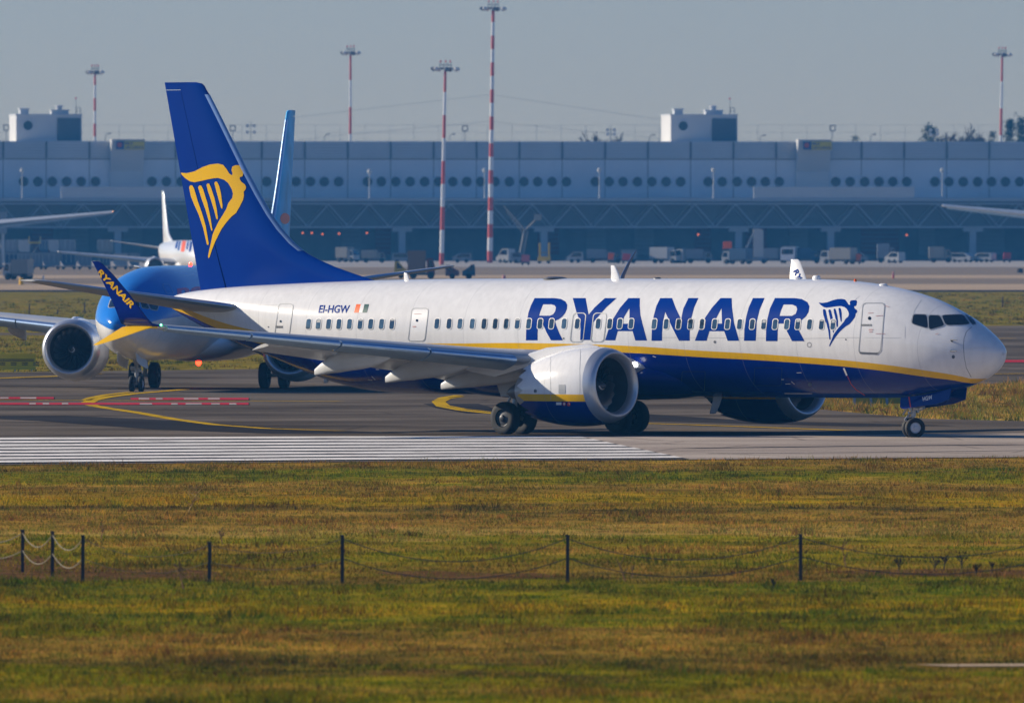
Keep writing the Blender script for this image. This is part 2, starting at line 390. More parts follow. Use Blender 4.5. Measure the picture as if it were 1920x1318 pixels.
        if det > 1:
            mb = MB()
            for k in range(18):
                a0 = 2*math.pi*k/18; rg = []
                for q in range(7):
                    rr = .26 + .65*q/6; tw_ = .35 + .75*q/6; ch = .17 + .13*math.sin(math.pi*q/6*.8); a = a0 + .25*(q/6)**2
                    e = up*math.cos(a) + v2*math.sin(a); tg = v2*math.cos(a) - up*math.sin(a)
                    c = o + ax*(.96 - .03*math.sin(q)) + e*rr; dd = (ax*math.cos(tw_) + tg*math.sin(tw_))*ch*.5; nn_ = (ax*-math.sin(tw_) + tg*math.cos(tw_))*.008
                    rg.append([c - dd, c + nn_, c + dd, c - nn_])
                mb.ring_loft(rg, True, True, True)
            mb.build('fan', M['blade'], en, smooth=40)
            MB().lathe([(.50,.005),(.56,.07),(.7,.16),(.86,.24),(.98,.275),(1.0,.275)], o, ax, 32, up=up).build('spinner', M['blade'], en, smooth=60)
            mb = MB()
            for q in range(10):
                a = .5 + q*.42; rr = .07 + .007*q
                e0 = [o + ax*(.545 + (r_ - .07)*1.55 - .008) + (up*math.cos(b) + v2*math.sin(b))*r_ for b, r_ in ((a, rr), (a + .42, rr + .007), (a + .42, rr + .035), (a, rr + .03))]
                mb.poly(e0)
            mb.build('spinner_spiral', M['white'], en, smooth=0)
        MB().lathe([(2.6,.55),(3.2,.70),(3.7,.66),(4.2,.54),(4.18,.52),(3.8,.48)], o, ax, 40, up=up).build('core_nozzle', M['strut'], en, smooth=40)
        MB().lathe([(3.9,.40),(4.4,.36),(4.8,.20),(5.05,.02)], o, ax, 28, up=up).build('exhaust_cone', M['steel'], en, smooth=50)
        rg = []
        for s, hw, z0, z1 in ((13.9,.06,3.0,3.05),(14.4,.16,2.85,3.13),(15.2,.21,2.7,3.08),(16.2,.22,2.55,3.0),(17.2,.22,2.3,2.75),(18.5,.2,2.0,2.7),(19.6,.12,2.15,2.6),(20.3,.03,2.3,2.5)):
            rg.append([L(s, side*4.83 + hw*c_, z) for c_, z in ((-1, z0), (1, z0), (1, z1 - .06), (.5, z1), (-.5, z1), (-1, z1 - .06))])
        MB().ring_loft(rg, True, True, True).build('engine_pylon', P.get('pylon', M['white']), root, smooth=40)
        # main gear
        g = MB()
        g.bar(L(19.6, side*2.86, .55), L(19.6, side*2.78, 1.5), .085, .085, 14); g.bar(L(19.6, side*2.78, 1.3), L(19.6, side*2.72, 2.4), .13, .14, 14)
        g.bar(L(19.6, side*2.45, .565), L(19.6, side*3.27, .565), .075, .075, 12)
        g.bar(L(19.6, side*2.8, 1.25), L(19.5, side*1.5, 1.9), .06, .06, 10)
        g.bar(L(19.72, side*2.84, .7), L(19.95, side*2.84, 1.0), .04, .04, 8); g.bar(L(19.95, side*2.84, 1.0), L(19.74, side*2.8, 1.4), .04, .04, 8)
        mg = g.build('main_landing_gear', M['strut'], root, smooth=40)
        tyre = [(-.19,.30),(-.20,.40),(-.195,.49),(-.16,.545),(-.09,.565),(.09,.565),(.16,.545),(.195,.49),(.20,.40),(.19,.30)]
        for k in (-1, 1):
            c = L(19.6, side*(2.86 + k*.43), .565)
            MB().lathe(tyre, c, (0, -1, 0), 40).build('tyre', M['tyre'], mg, smooth=40)
            e = k*side
            MB().lathe([(-.17,.30),(.12,.30),(.145,.275),(.12,.24),(.14,.12),(.2,.10),(.215,.06),(.22,.0)], c, (0, -k*side, 0), 32).build('wheel_rim', M['rim'], mg, smooth=35)
        if det > 1:
            MB().prism([L(19.0, side*3.05, 1.35), L(20.0, side*3.05, 1.3), L(20.35, side*3.12, 2.2), L(18.8, side*3.12, 2.25)], L(0, .03, 0)).build('gear_door', M['wing'], mg, smooth=0)
    # nose gear
    tip = P.get('steer', 0.0); g = MB(); c0 = L(4.0, 0, 0)
    g.bar(L(4.0, 0, .3), L(4.0, 0, .8), .05, .05, 12); g.bar(L(4.0, 0, .72), L(3.95, 0, 1.7), .085, .085, 14)
    g.bar(L(4.0, 0, 1.0), L(3.0, 0, 1.6), .04, .04, 8)
    g.bar(L(4.0, -.16, .98), L(4.0, .16, .98), .07, .07, 10); g.bar(L(3.85, .12, 1.02), L(3.62, .12, .98), .075, .075, 10); g.bar(L(4.1, .1, 1.05), L(4.3, .12, 1.0), .05, .05, 10)
    rotp = lambda s, r, z: L(4.0 + (s*math.cos(tip) - r*math.sin(tip)), r*math.cos(tip) + s*math.sin(tip), z)
    g.bar(L(3.9, -.14, .9), L(4.12, -.14, .9), .06, .06, 10); g.bar(L(4.0, -.1, .8), L(4.02, .22, .86), .035, .035, 8); g.bar(L(4.16, .0, 1.12), L(4.42, .05, .78), .03, .03, 8); g.bar(L(3.6, .1, 1.0), L(3.45, .1, 1.04), .09, .07, 12); g.bar(L(4.0, .05, .72), L(4.28, .12, .66), .025, .025, 6)
    g.bar(rotp(0, -.24, .343), rotp(0, .24, .343), .045, .045, 10)
    g.bar(rotp(.06, 0, .42), rotp(.30, 0, .62), .03, .03, 8); g.bar(rotp(.30, 0, .62), rotp(.08, 0, .86), .03, .03, 8)
    ng = g.build('nose_landing_gear', M['strut'], root, smooth=40); out['nose_gear'] = ng
    for k in (-1, 1):
        c = rotp(0, k*.2, .343); d = (rotp(0, k*.3, .343) - c)
        MB().lathe([(-.09,.19),(-.10,.25),(-.09,.31),(-.05,.343),(.05,.343),(.09,.31),(.10,.25),(.09,.19)], c, d, 36).build('tyre', M['tyre'], ng, smooth=40)
        MB().lathe([(-.08,.19),(.06,.19),(.07,.175),(.05,.15),(.055,.07),(.09,.055),(.095,.0)], c, d, 28).build('wheel_rim', M['rimpale'] if det > 1 else M['rim'], ng, smooth=35)
    for k in (1, -1):
        dr = MB().prism([L(1.95, k*.40, 1.70), L(2.05, k*.44, 1.30), L(2.6, k*.46, 1.15), L(4.08, k*.46, .98), L(4.2, k*.46, 1.04), L(4.22, k*.40, 1.36), L(3.2, k*.38, 1.45)], L(0, -.03*k, 0))
        nd = dr.build('nose_gear_door', P['gear_door'], ng, smooth=0); out['nose_door%d' % k] = nd
    return out

# ------------------------------------------------------------------ hero livery: white top, yellow band, navy belly; band edges follow curves along the body
def band_material(name, up_pts, lo_pts, top, band, low, seams=True):
    m = bpy.data.materials.new(name); m.use_nodes = True; t = m.node_tree; b = t.nodes['Principled BSDF']
    b.inputs['Roughness'].default_value = 0.18; b.inputs['Specular IOR Level'].default_value = .22; b.inputs['Coat Weight'].default_value = 0.16; b.inputs['Coat Roughness'].default_value = 0.08
    tc = t.nodes.new('ShaderNodeTexCoord'); sp = t.nodes.new('ShaderNodeSeparateXYZ'); t.links.new(tc.outputs['Object'], sp.inputs[0])
    sn = t.nodes.new('ShaderNodeMath'); sn.operation = 'MULTIPLY'; sn.inputs[1].default_value = -1/40.0; t.links.new(sp.outputs[0], sn.inputs[0])
    def step(pts):
        fc = t.nodes.new('ShaderNodeFloatCurve'); cv = fc.mapping.curves[0]
        while len(cv.points) > 2: cv.points.remove(cv.points[1])
        pts = sorted(pts); P = [(p[0]/40.0, p[1]/6.0) for p in pts]
        cv.points[0].location = P[0]; cv.points[-1].location = P[-1]
        for p in P[1:-1]: cv.points.new(*p)
        fc.mapping.use_clip = False; fc.mapping.update(); t.links.new(sn.outputs[0], fc.inputs['Value'])
        mu = t.nodes.new('ShaderNodeMath'); mu.operation = 'MULTIPLY'; mu.inputs[1].default_value = 6.0; t.links.new(fc.outputs[0], mu.inputs[0])
        gt = t.nodes.new('ShaderNodeMath'); gt.operation = 'GREATER_THAN'; t.links.new(sp.outputs[2], gt.inputs[0]); t.links.new(mu.outputs[0], gt.inputs[1])
        return gt
    a = step(lo_pts); c = step(up_pts)
    def mix(fac, A, B):
        x = t.nodes.new('ShaderNodeMix'); x.data_type = 'RGBA'
        if isinstance(fac, float): x.inputs[0].default_value = fac
        else: t.links.new(fac, x.inputs[0])
        for k, v in ((6, A), (7, B)):
            if isinstance(v, tuple): x.inputs[k].default_value = (*v, 1)
            else: t.links.new(v, x.inputs[k])
        return x
    x1 = mix(a.outputs[0], low, band); x2 = mix(c.outputs[0], x1.outputs[2], top)
    # skin variation and frame seams
    n = t.nodes.new('ShaderNodeTexNoise'); n.inputs['Scale'].default_value = 0.9; n.inputs['Detail'].default_value = 5; t.links.new(tc.outputs['Object'], n.inputs[0])
    mr = t.nodes.new('ShaderNodeMapRange'); mr.inputs[1].default_value = .3; mr.inputs[2].default_value = .7; mr.inputs[3].default_value = .95; mr.inputs[4].default_value = 1.02; t.links.new(n.outputs[0], mr.inputs[0])
    x3 = t.nodes.new('ShaderNodeMix'); x3.data_type = 'RGBA'; x3.blend_type = 'MULTIPLY'; x3.inputs[0].default_value = 1
    t.links.new(x2.outputs[2], x3.inputs[6]); t.links.new(mr.outputs[0], x3.inputs[7])
    mp = t.nodes.new('ShaderNodeMapping'); mp.inputs['Scale'].default_value = (5.0, 5.0, .45); t.links.new(tc.outputs['Object'], mp.inputs[0])
    n5 = t.nodes.new('ShaderNodeTexNoise'); n5.inputs['Scale'].default_value = 1.0; n5.inputs['Detail'].default_value = 6; t.links.new(mp.outputs[0], n5.inputs[0])
    m5 = t.nodes.new('ShaderNodeMapRange'); m5.inputs[1].default_value = .35; m5.inputs[2].default_value = .62; m5.inputs[3].default_value = .93; m5.inputs[4].default_value = 1.0; t.links.new(n5.outputs[0], m5.inputs[0])
    x5 = t.nodes.new('ShaderNodeMix'); x5.data_type = 'RGBA'; x5.blend_type = 'MULTIPLY'; x5.inputs[0].default_value = 1
    t.links.new(x3.outputs[2], x5.inputs[6]); t.links.new(m5.outputs[0], x5.inputs[7]); x3 = x5
    bp = t.nodes.new('ShaderNodeBump'); bp.inputs['Strength'].default_value = .10; bp.inputs['Distance'].default_value = .02; t.links.new(n.outputs[0], bp.inputs['Height']); t.links.new(bp.outputs[0], b.inputs['Normal']); t.links.new(bp.outputs[0], b.inputs['Coat Normal'])
    md = t.nodes.new('ShaderNodeMath'); md.operation = 'PINGPONG'; md.inputs[1].default_value = 1.27; t.links.new(sp.outputs[0], md.inputs[0])
    lt = t.nodes.new('ShaderNodeMath'); lt.operation = 'LESS_THAN'; lt.inputs[1].default_value = .012; t.links.new(md.outputs[0], lt.inputs[0])
    ms = t.nodes.new('ShaderNodeMath'); ms.operation = 'MULTIPLY'; ms.inputs[1].default_value = .28; t.links.new(lt.outputs[0], ms.inputs[0])
    x4 = mix(ms.outputs[0], x3.outputs[2], (.25, .26, .29))
    t.links.new(x4.outputs[2], b.inputs['Base Color'])
    return m
def z_split(name, levels, cols, rough=.3):
    """paint that changes at given heights (object z); cols from low to high"""
    pts = [[(0, h), (40, h)] for h in levels]
    return band_material(name, pts[-1], pts[0], cols[2], cols[1], cols[0])
HERO_N, HERO_D, HERO_T = 16.45, 566.0, R(42.5)
hero = empty('airliner', (HERO_N, HERO_D, 0), -HERO_T, 'white and navy twin jet with yellow band, turning onto the striped runway in the foreground', 'airliner')
hero_m = Matrix.Translation((HERO_N, HERO_D, 0)) @ Matrix.Rotation(-HERO_T, 4, 'Z')
# band edges read off along the body, turned into (s, z) on the skin
bpy.context.view_layer.update(); tmpo = fus_mesh().build('tmp', M['white'], None); tmp = Surf(tmpo, hero)
def sz(x, y):
    p = tmp.hit(x, y, 0); return (-p.x, p.z) if p else None
UP = [(322,570),(345,578),(400,599),(440,611),(560,634),(720,642),(840,644),(960,643),(1060,644.5),(1180,648.6),(1300,656.6),(1462,666.3),(1623,679.5),(1743,695.7),(1800,705),(1826,710)]
LO = [(346,588),(385,606),(470,640),(560,655),(720,657),(840,658),(960,657.5),(1060,658),(1180,661.6),(1320,670),(1462,678),(1623,691.5),(1743,707.6),(1800,715),(1816,718.5)]
up_pts = [p for p in (sz(*q) for q in UP) if p]; lo_pts = [p for p in (sz(*q) for q in LO) if p]
up_pts = [(0, 2.2)] + up_pts + [(40, up_pts[0][1] + .3)]; lo_pts = [(0, 1.95)] + lo_pts + [(40, lo_pts[0][1] + .4)]
bpy.data.objects.remove(tmpo)
def fin_material():
    return mat('fin_blue', (0.0005, 0.030, 0.25), 0.16, spec=.15, var=0.05, scale=.5)
P_HERO = dict(detail=2, steer=R(57),
    fuselage=band_material('hero_fuselage_paint', up_pts, lo_pts, WHT, YEL, NAVY), belly=M['navy'], fin=fin_material(),
    winglet=M['navy'], winglet_in=M['white'], lowlet=M['yellow'], gear_door=M['navy'],
    nacelle=z_split('hero_nacelle_paint', (1.20, 1.44), (NAVY, YEL, WHT)))
hp = airliner(hero, P_HERO)
bpy.context.view_layer.update()
FS = Surf(hp['fuselage'], hero); FIN = Surf(hp['fin_skin'], hero); WL = Surf(hp['winglet1'], hero); WLF = Surf(hp['winglet-1'], hero)
ENG = Surf(hp['engine1'], hero); ND = Surf(hp['nose_door1'], hero)
z7 = lambda pts: [(960 + x/6.0, 530 + y/6.0) for x, y in pts]
z8 = lambda pts: [(1240 + x/4.364, 530 + y/4.364) for x, y in pts]
letters = [
 z7([(255,175),(480,175),(550,185),(600,212),(622,250),(618,295),(600,340),(565,385),(520,415),(483,430),(500,490),(535,575),(572,648),(440,648),(390,560),(350,470),(297,470),(288,560),(287,648),(157,648),(160,540),(170,430),(185,340),(215,255)]),
 z7([(350,245),(440,245),(480,255),(495,280),(487,320),(465,355),(430,372),(305,372),(320,320)]),
 z7([(685,175),(828,175),(845,270),(862,362),(930,280),(1045,175),(1178,175),(1060,280),(985,365),(905,455),(893,520),(885,645),(768,645),(770,560),(775,480),(755,410),(725,330)]),
 z7([(1310,175),(1437,175),(1437,260),(1445,370),(1475,490),(1518,650),(1388,650),(1358,545),(1190,545),(1160,648),(1048,648),(1085,530),(1140,405),(1215,285)]),
 z7([(1322,288),(1322,462),(1228,462),(1262,385)]),
 [(1238,559.2),(1260,559.1),(1268,580),(1277.2,599),(1281.2,579.3),(1290.9,559.1),(1309.4,559.1),(1301.4,577),(1295.7,598.7),(1293.2,621.7),(1293.2,638.8),(1273.2,638.8),(1261,615),(1247.4,585),(1243.3,601.7),(1241.3,623),(1241.2,638.8),(1221.7,638.8),(1222.5,613),(1225.8,592.5),(1230.8,574)],
 z8([(485,127),(575,127),(578,200),(595,330),(637,475),(543,475),(515,397),(393,397),(370,475),(275,475),(310,380),(360,285),(415,205)]),
 z8([(493,208),(497,335),(432,335),(455,280)]),
 z8([(750,127),(845,127),(805,220),(780,320),(772,475),(677,475),(680,380),(695,280),(715,205)]),
 z8([(930,127),(1090,127),(1150,135),(1195,160),(1212,195),(1205,240),(1185,275),(1150,305),(1108,322),(1125,390),(1172,478),(1070,478),(1035,410),(1000,335),(957,335),(952,400),(950,478),(856,478),(858,390),(870,290),(890,210)]),
 z8([(1000,180),(1070,180),(1105,195),(1112,220),(1100,255),(1070,272),(967,272),(980,225)])]
decal('airline_lettering', letters, M['rblue'], FS, hp['fuselage'], .006)
harp = [[(182,595),(215,598),(260,588),(310,562),(350,548),(395,543),(425,550),(445,575),(460,600),(475,610),(480,600),(473,580),(478,560),(495,553),(530,552),(540,565),(540,605),(535,617),(522,620),(520,632),(530,648),(550,663),(557,678),(553,692),(543,705),(545,725),(540,750),(520,790),(500,825),(470,850),(440,885),(415,920),(400,950),(380,990),(360,1040),(347,1080),(341,1086),(339,1075),(345,1040),(355,1000),(365,950),(380,915),(400,875),(425,835),(445,800),(455,770),(478,740),(482,715),(475,690),(455,655),(430,635),(395,625),(365,628),(330,635),(300,642),(260,650),(235,645),(205,625),(185,603)],
 [(230,680),(235,668),(248,668),(258,685),(280,760),(305,830),(325,900),(342,1000),(340,1010),(333,1008),(325,975),(310,910),(285,835),(260,780),(240,730)],
 [(282,680),(288,668),(300,670),(310,690),(335,770),(352,850),(363,920),(362,930),(357,925),(345,880),(325,810),(300,740)],
 [(330,665),(335,657),(345,658),(355,680),(375,740),(388,800),(395,855),(392,865),(386,858),(375,815),(355,750),(338,700)],
 [(375,655),(380,646),(390,647),(402,670),(412,710),(422,785),(420,802),(414,798),(400,750),(385,695)]]
fin_h = [[(280 + x/3.0646, 130 + y/3.0646) for x, y in lp] for lp in harp]
decal('tail_emblem', fin_h, M['yellow'], FIN, hp['fin'], .012, sx=6, sy=8)
A = np.array([[182,595,1],[540,560,1],[341,1086,1]], float); B = np.array([[1535.6,567.5],[1607,564.5],[1555,649.6]])
T = np.linalg.solve(A, B)
decal('fuselage_emblem', [[tuple(np.array([x, y, 1]) @ T) for x, y in lp] for lp in harp], M['rblue'], FS, hp['fuselage'], .006)
decal('registration', text_px('EI-HGW', (597, 587), (657, 587), 14.8, shear=.25, bold=.022), M['rblue'], FS, hp['fuselage'], .006)
z3 = lambda pts: [(480 + x/3.469, 480 + y/3.469) for x, y in pts]
fl = decal('flag', [z3([(653,314),(683,314),(669,369),(638,369)])], M['orange'], FS, hp['fuselage'], .006)
decal('flag_white', [z3([(682,317),(707,317),(692,367),(668,367)])], M['white'], FS, hp['fuselage'], .006)
decal('flag_green', [z3([(706,314),(736,314),(721,369),(691,369)])], M['green'], FS, hp['fuselage'], .006)
decal('winglet_lettering', text_px('RYANAIR', (181, 511.5), (246, 579), 11.5, shear=.1, bold=.035), M['yellow'], WL, hp['winglet1'], .01, sx=5, sy=5)
decal('winglet_lettering', text_px('RY', (1487, 509), (1496, 527), 10, bold=.03), M['rblue'], WLF, hp['winglet-1'], .01, sx=5, sy=5)
decal('gear_door_number', text_px('HGW', (1731, 752), (1749, 748.5), 8, bold=.02), M['white'], ND, hp['nose_door1'], .006, sx=5, sy=5)
decal('red_stripe', [[(1703,742.5),(1705.2,742),(1708.5,763),(1706.5,763.4)]], M['red'], ND, hp['nose_door1'], .006)
GLASSES = [M['glass'], mat('cabin_glass_pale', (0.06, 0.115, 0.18), 0.10, coat=0.5, var=0.3, scale=6), mat('cabin_glass_deep', (0.022, 0.05, 0.095), 0.15, coat=0.5, var=0.25, scale=5)]
BLIND = mat('window_blind', (.34,.36,.38), .6)
# cabin windows: a pale frame with a dark pane in it
wx = [578.8,597.3,616.5,635.8,655.7,675.7,695.4,715.7,735.2] + [480 + x/3.469 for x in (1178,1257,1328,1408,1484,1558,1628)] + [900 + x/3.469 for x in (28,100,172,244,318,392,466,548)]
wx += [900 + x/3.469 for x in (634,770,845,911,984,1134,1212,1292,1370,1443)]
wx += [1240 + x/4.364 for x in (43,143,240,335,437,543,642,745,840,932,1028,1118,1214,1312,1406)][1:]
for x in wx:
    cy = 607.6 if x < 760 else 607.0 if x < 1200 else 607.4 + (x - 1200)*.003
    fr = decal('cabin_window', [rrect(x, cy, 5.5, 10.6, 4.2, .11), rrect(x, cy, 4.4, 9.4, 3.4, .11)], M['frame'], FS, hero, .012, sy=5)
    decal('pane', [rrect(x, cy, 4.45, 9.45, 3.4, .11)], GLASSES[int(x*7.3) % 3], FS, fr, .010, sy=5)
    if int(x*3.7) % 5 == 0:
        q = 2.5 + int(x) % 5*1.6; decal('window_blind', [[(x - 2.6 + 1.0, cy - 8.6), (x + 3.9, cy - 8.6), (x + 4.1 - .11*q, cy - 8.6 + q), (x - 3.4 + 1.0 - .11*q, cy - 8.6 + q)]], BLIND, FS, fr, .0115, sy=5)
# doors
def door(name, cx, cy, w2, h2, rad, lean, seal=1.1, extras=(), panel=True):
    d = decal(name, [rrect(cx, cy, w2, h2, rad, lean)], hp['fuselage'].data.materials[0] if panel == 'body' else M['white'], FS, hero, .004) if panel else None
    o = decal('door_seal' if d else name, [rrect(cx, cy, w2 + seal/2, h2 + seal/2, rad, lean), rrect(cx, cy, w2 - seal/2, h2 - seal/2, rad - .5, lean)], M['seal'], FS, d or hero, .011)
    for nm, lp, m_ in extras: decal(nm, lp, m_, FS, d or o, .013)
    return d or o
circ = lambda x, y, r: [(x + r*math.cos(a), y + 1.15*r*math.sin(a)) for a in np.linspace(0, 2*math.pi, 14, False)]
door('forward_door', 1634.5, 615.2, 20.5, 46.5, 7, .09, 1.6, [('porthole', [circ(1630.5, 597, 2.9)], M['cockpit']), ('door_handle', [[(1614.5,608),(1634.5,608),(1634.5,611.5),(1614.5,611.5)]], M['sealdk']), ('door_handle_bar', [[(1622,609),(1632,609),(1632,610.6),(1622,610.6)]], M['frame']), ('door_sill', [[(1611,659.5),(1647,661.5),(1645,664.5),(1613,663.5)]], M['sealdk'])], 'body')
door('mid_exit_door', 784.5, 609, 15.5, 30.5, 6, .12, 1.5, [('porthole', [circ(782, 601, 2.2)], M['cockpit'])])
door('aft_door', 531, 612, 13.6, 42, 6, .13, 1.4, [('porthole', [circ(526.5, 602.5, 2.0)], M['cockpit']), ('door_handle', [[(517,611),(530.5,611),(530.5,615),(517,615)]], M['sealdk']), ('door_handle_bar', [[(518.5,612),(529,612),(529,614),(518.5,614)]], M['frame'])], 'body')
door('overwing_exit', 1084, 614.2, 12.2, 27, 7, .11, 1.5, panel=None)
door('overwing_exit', 1122.6, 614.2, 12.2, 27, 7, .11, 1.5, panel=None)
decal('service_hatch', [circ(1517.5, 646.5, 4.2), circ(1517.5, 646.5, 3.4)], M['sealdk'], FS, hero, .008)
for x, y, r in ((1340.3, 641, 2.2), (1586, 636.5, 1.3), (1057, 634.5, 1.5), (503.5, 613, 1.2), (1787.5, 669, 3.0)): decal('drain_port', [circ(x, y, r)], M['sealdk'], FS, hero, .008)
# flight deck windows with pale frames
ck = [[(1713.7,590.5),(1736.9,591),(1739.6,615.5),(1710.7,606.5)], [(1741.9,591.9),(1761.5,592.8),(1770.1,610.1),(1742.6,617.8)], [(1766.5,591.4),(1804.6,590.5),(1818.2,608.0),(1774.4,609.6)]]
def grow(lp, d):
    c = Vector((sum(p[0] for p in lp)/len(lp), sum(p[1] for p in lp)/len(lp)))
    return [tuple(c + (Vector(p) - c)*(1 + d/(Vector(p) - c).length)) for p in lp]
def rnd(lp, k=.18):
    o = []
    for i in range(len(lp)):
        a, b, c = Vector(lp[i-1]), Vector(lp[i]), Vector(lp[(i+1) % len(lp)])
        o += [tuple(b.lerp(a, k)), tuple(b.lerp(a, k*.35).lerp(c, k*.2)), tuple(b.lerp(c, k))]
    return o
def mirrored(o, parent):
    me = o.data.copy()
    for v in me.vertices: v.co.y = -v.co.y
    me.flip_normals(); c = bpy.data.objects.new(o.name.split('.')[0], me); COL.objects.link(c); c.parent = parent; return c
ck.append([(1810.5,590.8),(1818.5,591.6),(1829.5,606.6),(1822.5,607.6)])
for i, lp in enumerate(ck):
    lp = grow(lp, .8)
    fr = decal('flight_deck_window', [rnd(grow(lp, 2.2)), rnd(lp)], M['seal'], FS, hero, .010, sx=4, sy=3)
    pn = decal('pane', [rnd(grow(lp, .2))], M['cockpit'], FS, fr, .012, sx=4, sy=3)
    if i < 2: mirrored(pn, mirrored(fr, hero))
def line_px(pts, wpx):
    q = []
    for i, p in enumerate(pts):
        a = Vector(pts[max(i-1, 0)]); b = Vector(pts[min(i+1, len(pts)-1)]); d = (b - a).normalized(); n = Vector((-d.y, d.x))*wpx/2
        q.append((Vector(p) + n, Vector(p) - n))
    return [tuple(a) for a, b in q] + [tuple(b) for a, b in reversed(q)]
decal('radome_seam', [line_px([(1822,613),(1812,622),(1807.5,635),(1806.5,650),(1808,670),(1812,690),(1821,707)], .8)], M['sealdk'], FS, hp['fuselage'], .004)
decal('lightning_strip', [line_px([(1808,654.5),(1840,652),(1858,651)], .9), line_px([(1810,682.5),(1830,680.5)], .9)], M['frame'], FS, hp['fuselage'], .008)
decal('panel_lines', [line_px(p, .6) for p in ([(1240,633),(1300,633),(1400,634),(1500,635),(1600,633),(1690,634)], [(480,573),(520,571.5)], [(1728,562),(1716,580),(1708,602)], [(1697,612),(1697,634)], [(1612,555),(1600,566),(1593,580)])], M['seal'], FS, hp['fuselage'], .004)
tick = lambda x0, y0, x1, y1, w_=1.0: line_px([(x0, y0), (x1, y1)], w_)
decal('belly_markings', [tick(1494,698.8,1503,698.4), tick(1465,711.3,1470,711.1), tick(1473,719.6,1482,719.3), tick(1484,715,1490,720), tick(1224,667.6,1230,669.5), tick(1217,712.5,1224,711.5, 3), tick(1471,737.4,1523,737.6, .9)], M['frame'], FS, hp['fuselage'], .008)
decal('belly_markings', [tick(705,692.2,711,692.6), tick(690,711.6,698,712.4), tick(697,705,704,712)], M['frame'], FS, hp['fuselage'], .008)
PLAC = mat('faint_red', (.55,.32,.32), .5)
for q in ((1628,587.5,1638,587), (1629,618.5,1637,618,2.0), (1630,622.5,1636,622,1.5), (1642,592.8,1656,592), (1642,625.6,1660,626), (1754,627,1760,625.5), (1660,574,1668,576), (774,612.6,780,612.4,2.5), (776,588.8,790,588.6)): decal('placard', [tick(*q)], PLAC, FS, hp['fuselage'], .014)
decal('access_hatch', [rrect(1440, 706, 26, 17, 3, .05), rrect(1440, 706, 25.2, 16.2, 2.6, .05)], mat('navy_seam', (.0,.006,.05), .4), FS, hp['fuselage'], .006)
decal('access_hatch', [rrect(1300, 715, 22, 19, 3, .05), rrect(1300, 715, 21.2, 18.2, 2.6, .05)], bpy.data.materials['navy_seam'], FS, hp['fuselage'], .006)
decal('red_warning_mark', [circ(1211, 707, 2.6)], M['red'], FS, hp['fuselage'], .008)
decal('belly_oval', [circ(1518.6, 720.5, 3.6)], mat('oval_blue', (.05,.08,.16), .4), FS, hp['fuselage'], .008)
decal('drain_mast_mark', [line_px([(1582,690),(1588,704)], 3)], M['white'], FS, hp['fuselage'], .006)
decal('jacking_line', [line_px([(1589,705),(1596,720),(1606,731),(1622,741)], 1)], M['red'], FS, hp['fuselage'], .006)
for p in ([(1785,640),(1790,639),(1810,645)], [(1785,658),(1790,657),(1812,663)]):
    a = [FS.hit(*q, .0) for q in p]; nrm = (FS.hit(*p[0], 1.0) - a[0])
    MB().bar(a[0], a[0] + nrm*.14, .03, .025).bar(a[0] + nrm*.14, a[0] + nrm*.14 + Vector((.28, 0, 0)), .022, .012).build('pitot_probe', M['steel'], hero)
# antennas on the crown
def blade_ant(name, s, base, tip, hgt, sw, m_=M['white'], z0=None, r=0):
    z = (zt(s) - .03) if z0 is None else z0; sg = 1 if hgt > 0 else -1
    rg = [[L(s + x*c + d, r + h*c, z + hz) for x, h in airfoil(8, .16, 0)] for c, d, hz in ((base, 0, 0), ((base + tip)/2, sw*.45, hgt*.5), (tip, sw, hgt*.97), (tip*.6, sw + tip*.3, hgt))]
    return MB().ring_loft(rg, True, True, True).build(name, m_, hero, smooth=50)
blade_ant('blade_antenna', 17.25, .48, .2, .48, .28); blade_ant('blade_antenna', 27.1, .28, .16, .26, .12)
MB().lathe([(0,.42),(.03,.4),(.07,.25),(.08,.02)], L(20.3, 0, zt(20) - .01), (0,0,1), 24).build('satcom_dome', M['steel'], hero)
for s, hh, m_ in ((15.6, .05, M['steel']), (9.2, .05, M['white']), (8.35, .13, M['white']), (5.35, .06, M['white'])):
    rg = [[L(s + .17*k*math.cos(a), .11*k*math.sin(a), zt(s) - .02 + z) for a in np.linspace(0, 2*math.pi, 16, False)] for k, z in ((1, 0), (.95, hh*.8), (.6, hh + .02))]
    MB().ring_loft(rg, True, True, True).build('crown_fitting', m_, hero, smooth=40)
MB().lathe([(0,.05),(.08,.045),(.1,.01)], L(6.6, 0, zt(6.6) - .02), (0,0,1), 12).build('anti_collision_light', M['orange'], hero)
blade_ant('belly_antenna', 12.6, .42, .3, -.62, .3, M['wing'], 1.36)
blade_ant('belly_antenna', 30.9, .25, .2, -.14, .1, M['wing'], 1.8)
for s, zz, hh in ((34.6, 4.95, .1),): pass
# lamps
a = hp['wing1']
lamp_p = Surf(a, hero).hit(1190, 684, .02) or L(15.1, 2.2, 2.4)
MB().lathe([(-.05,.10),(0,.10),(.05,.07),(.07,.01)], lamp_p, (hero_m.inverted().to_3x3() @ Vector((0,-1,0))), 16).build('landing_light', M['lamp'], a)
MB().lathe([(0,.035),(.03,.03),(.04,.005)], L(23.02, 16.72, 3.80), L(-1, .8, 0), 12).build('navigation_light', M['navlight'], a)
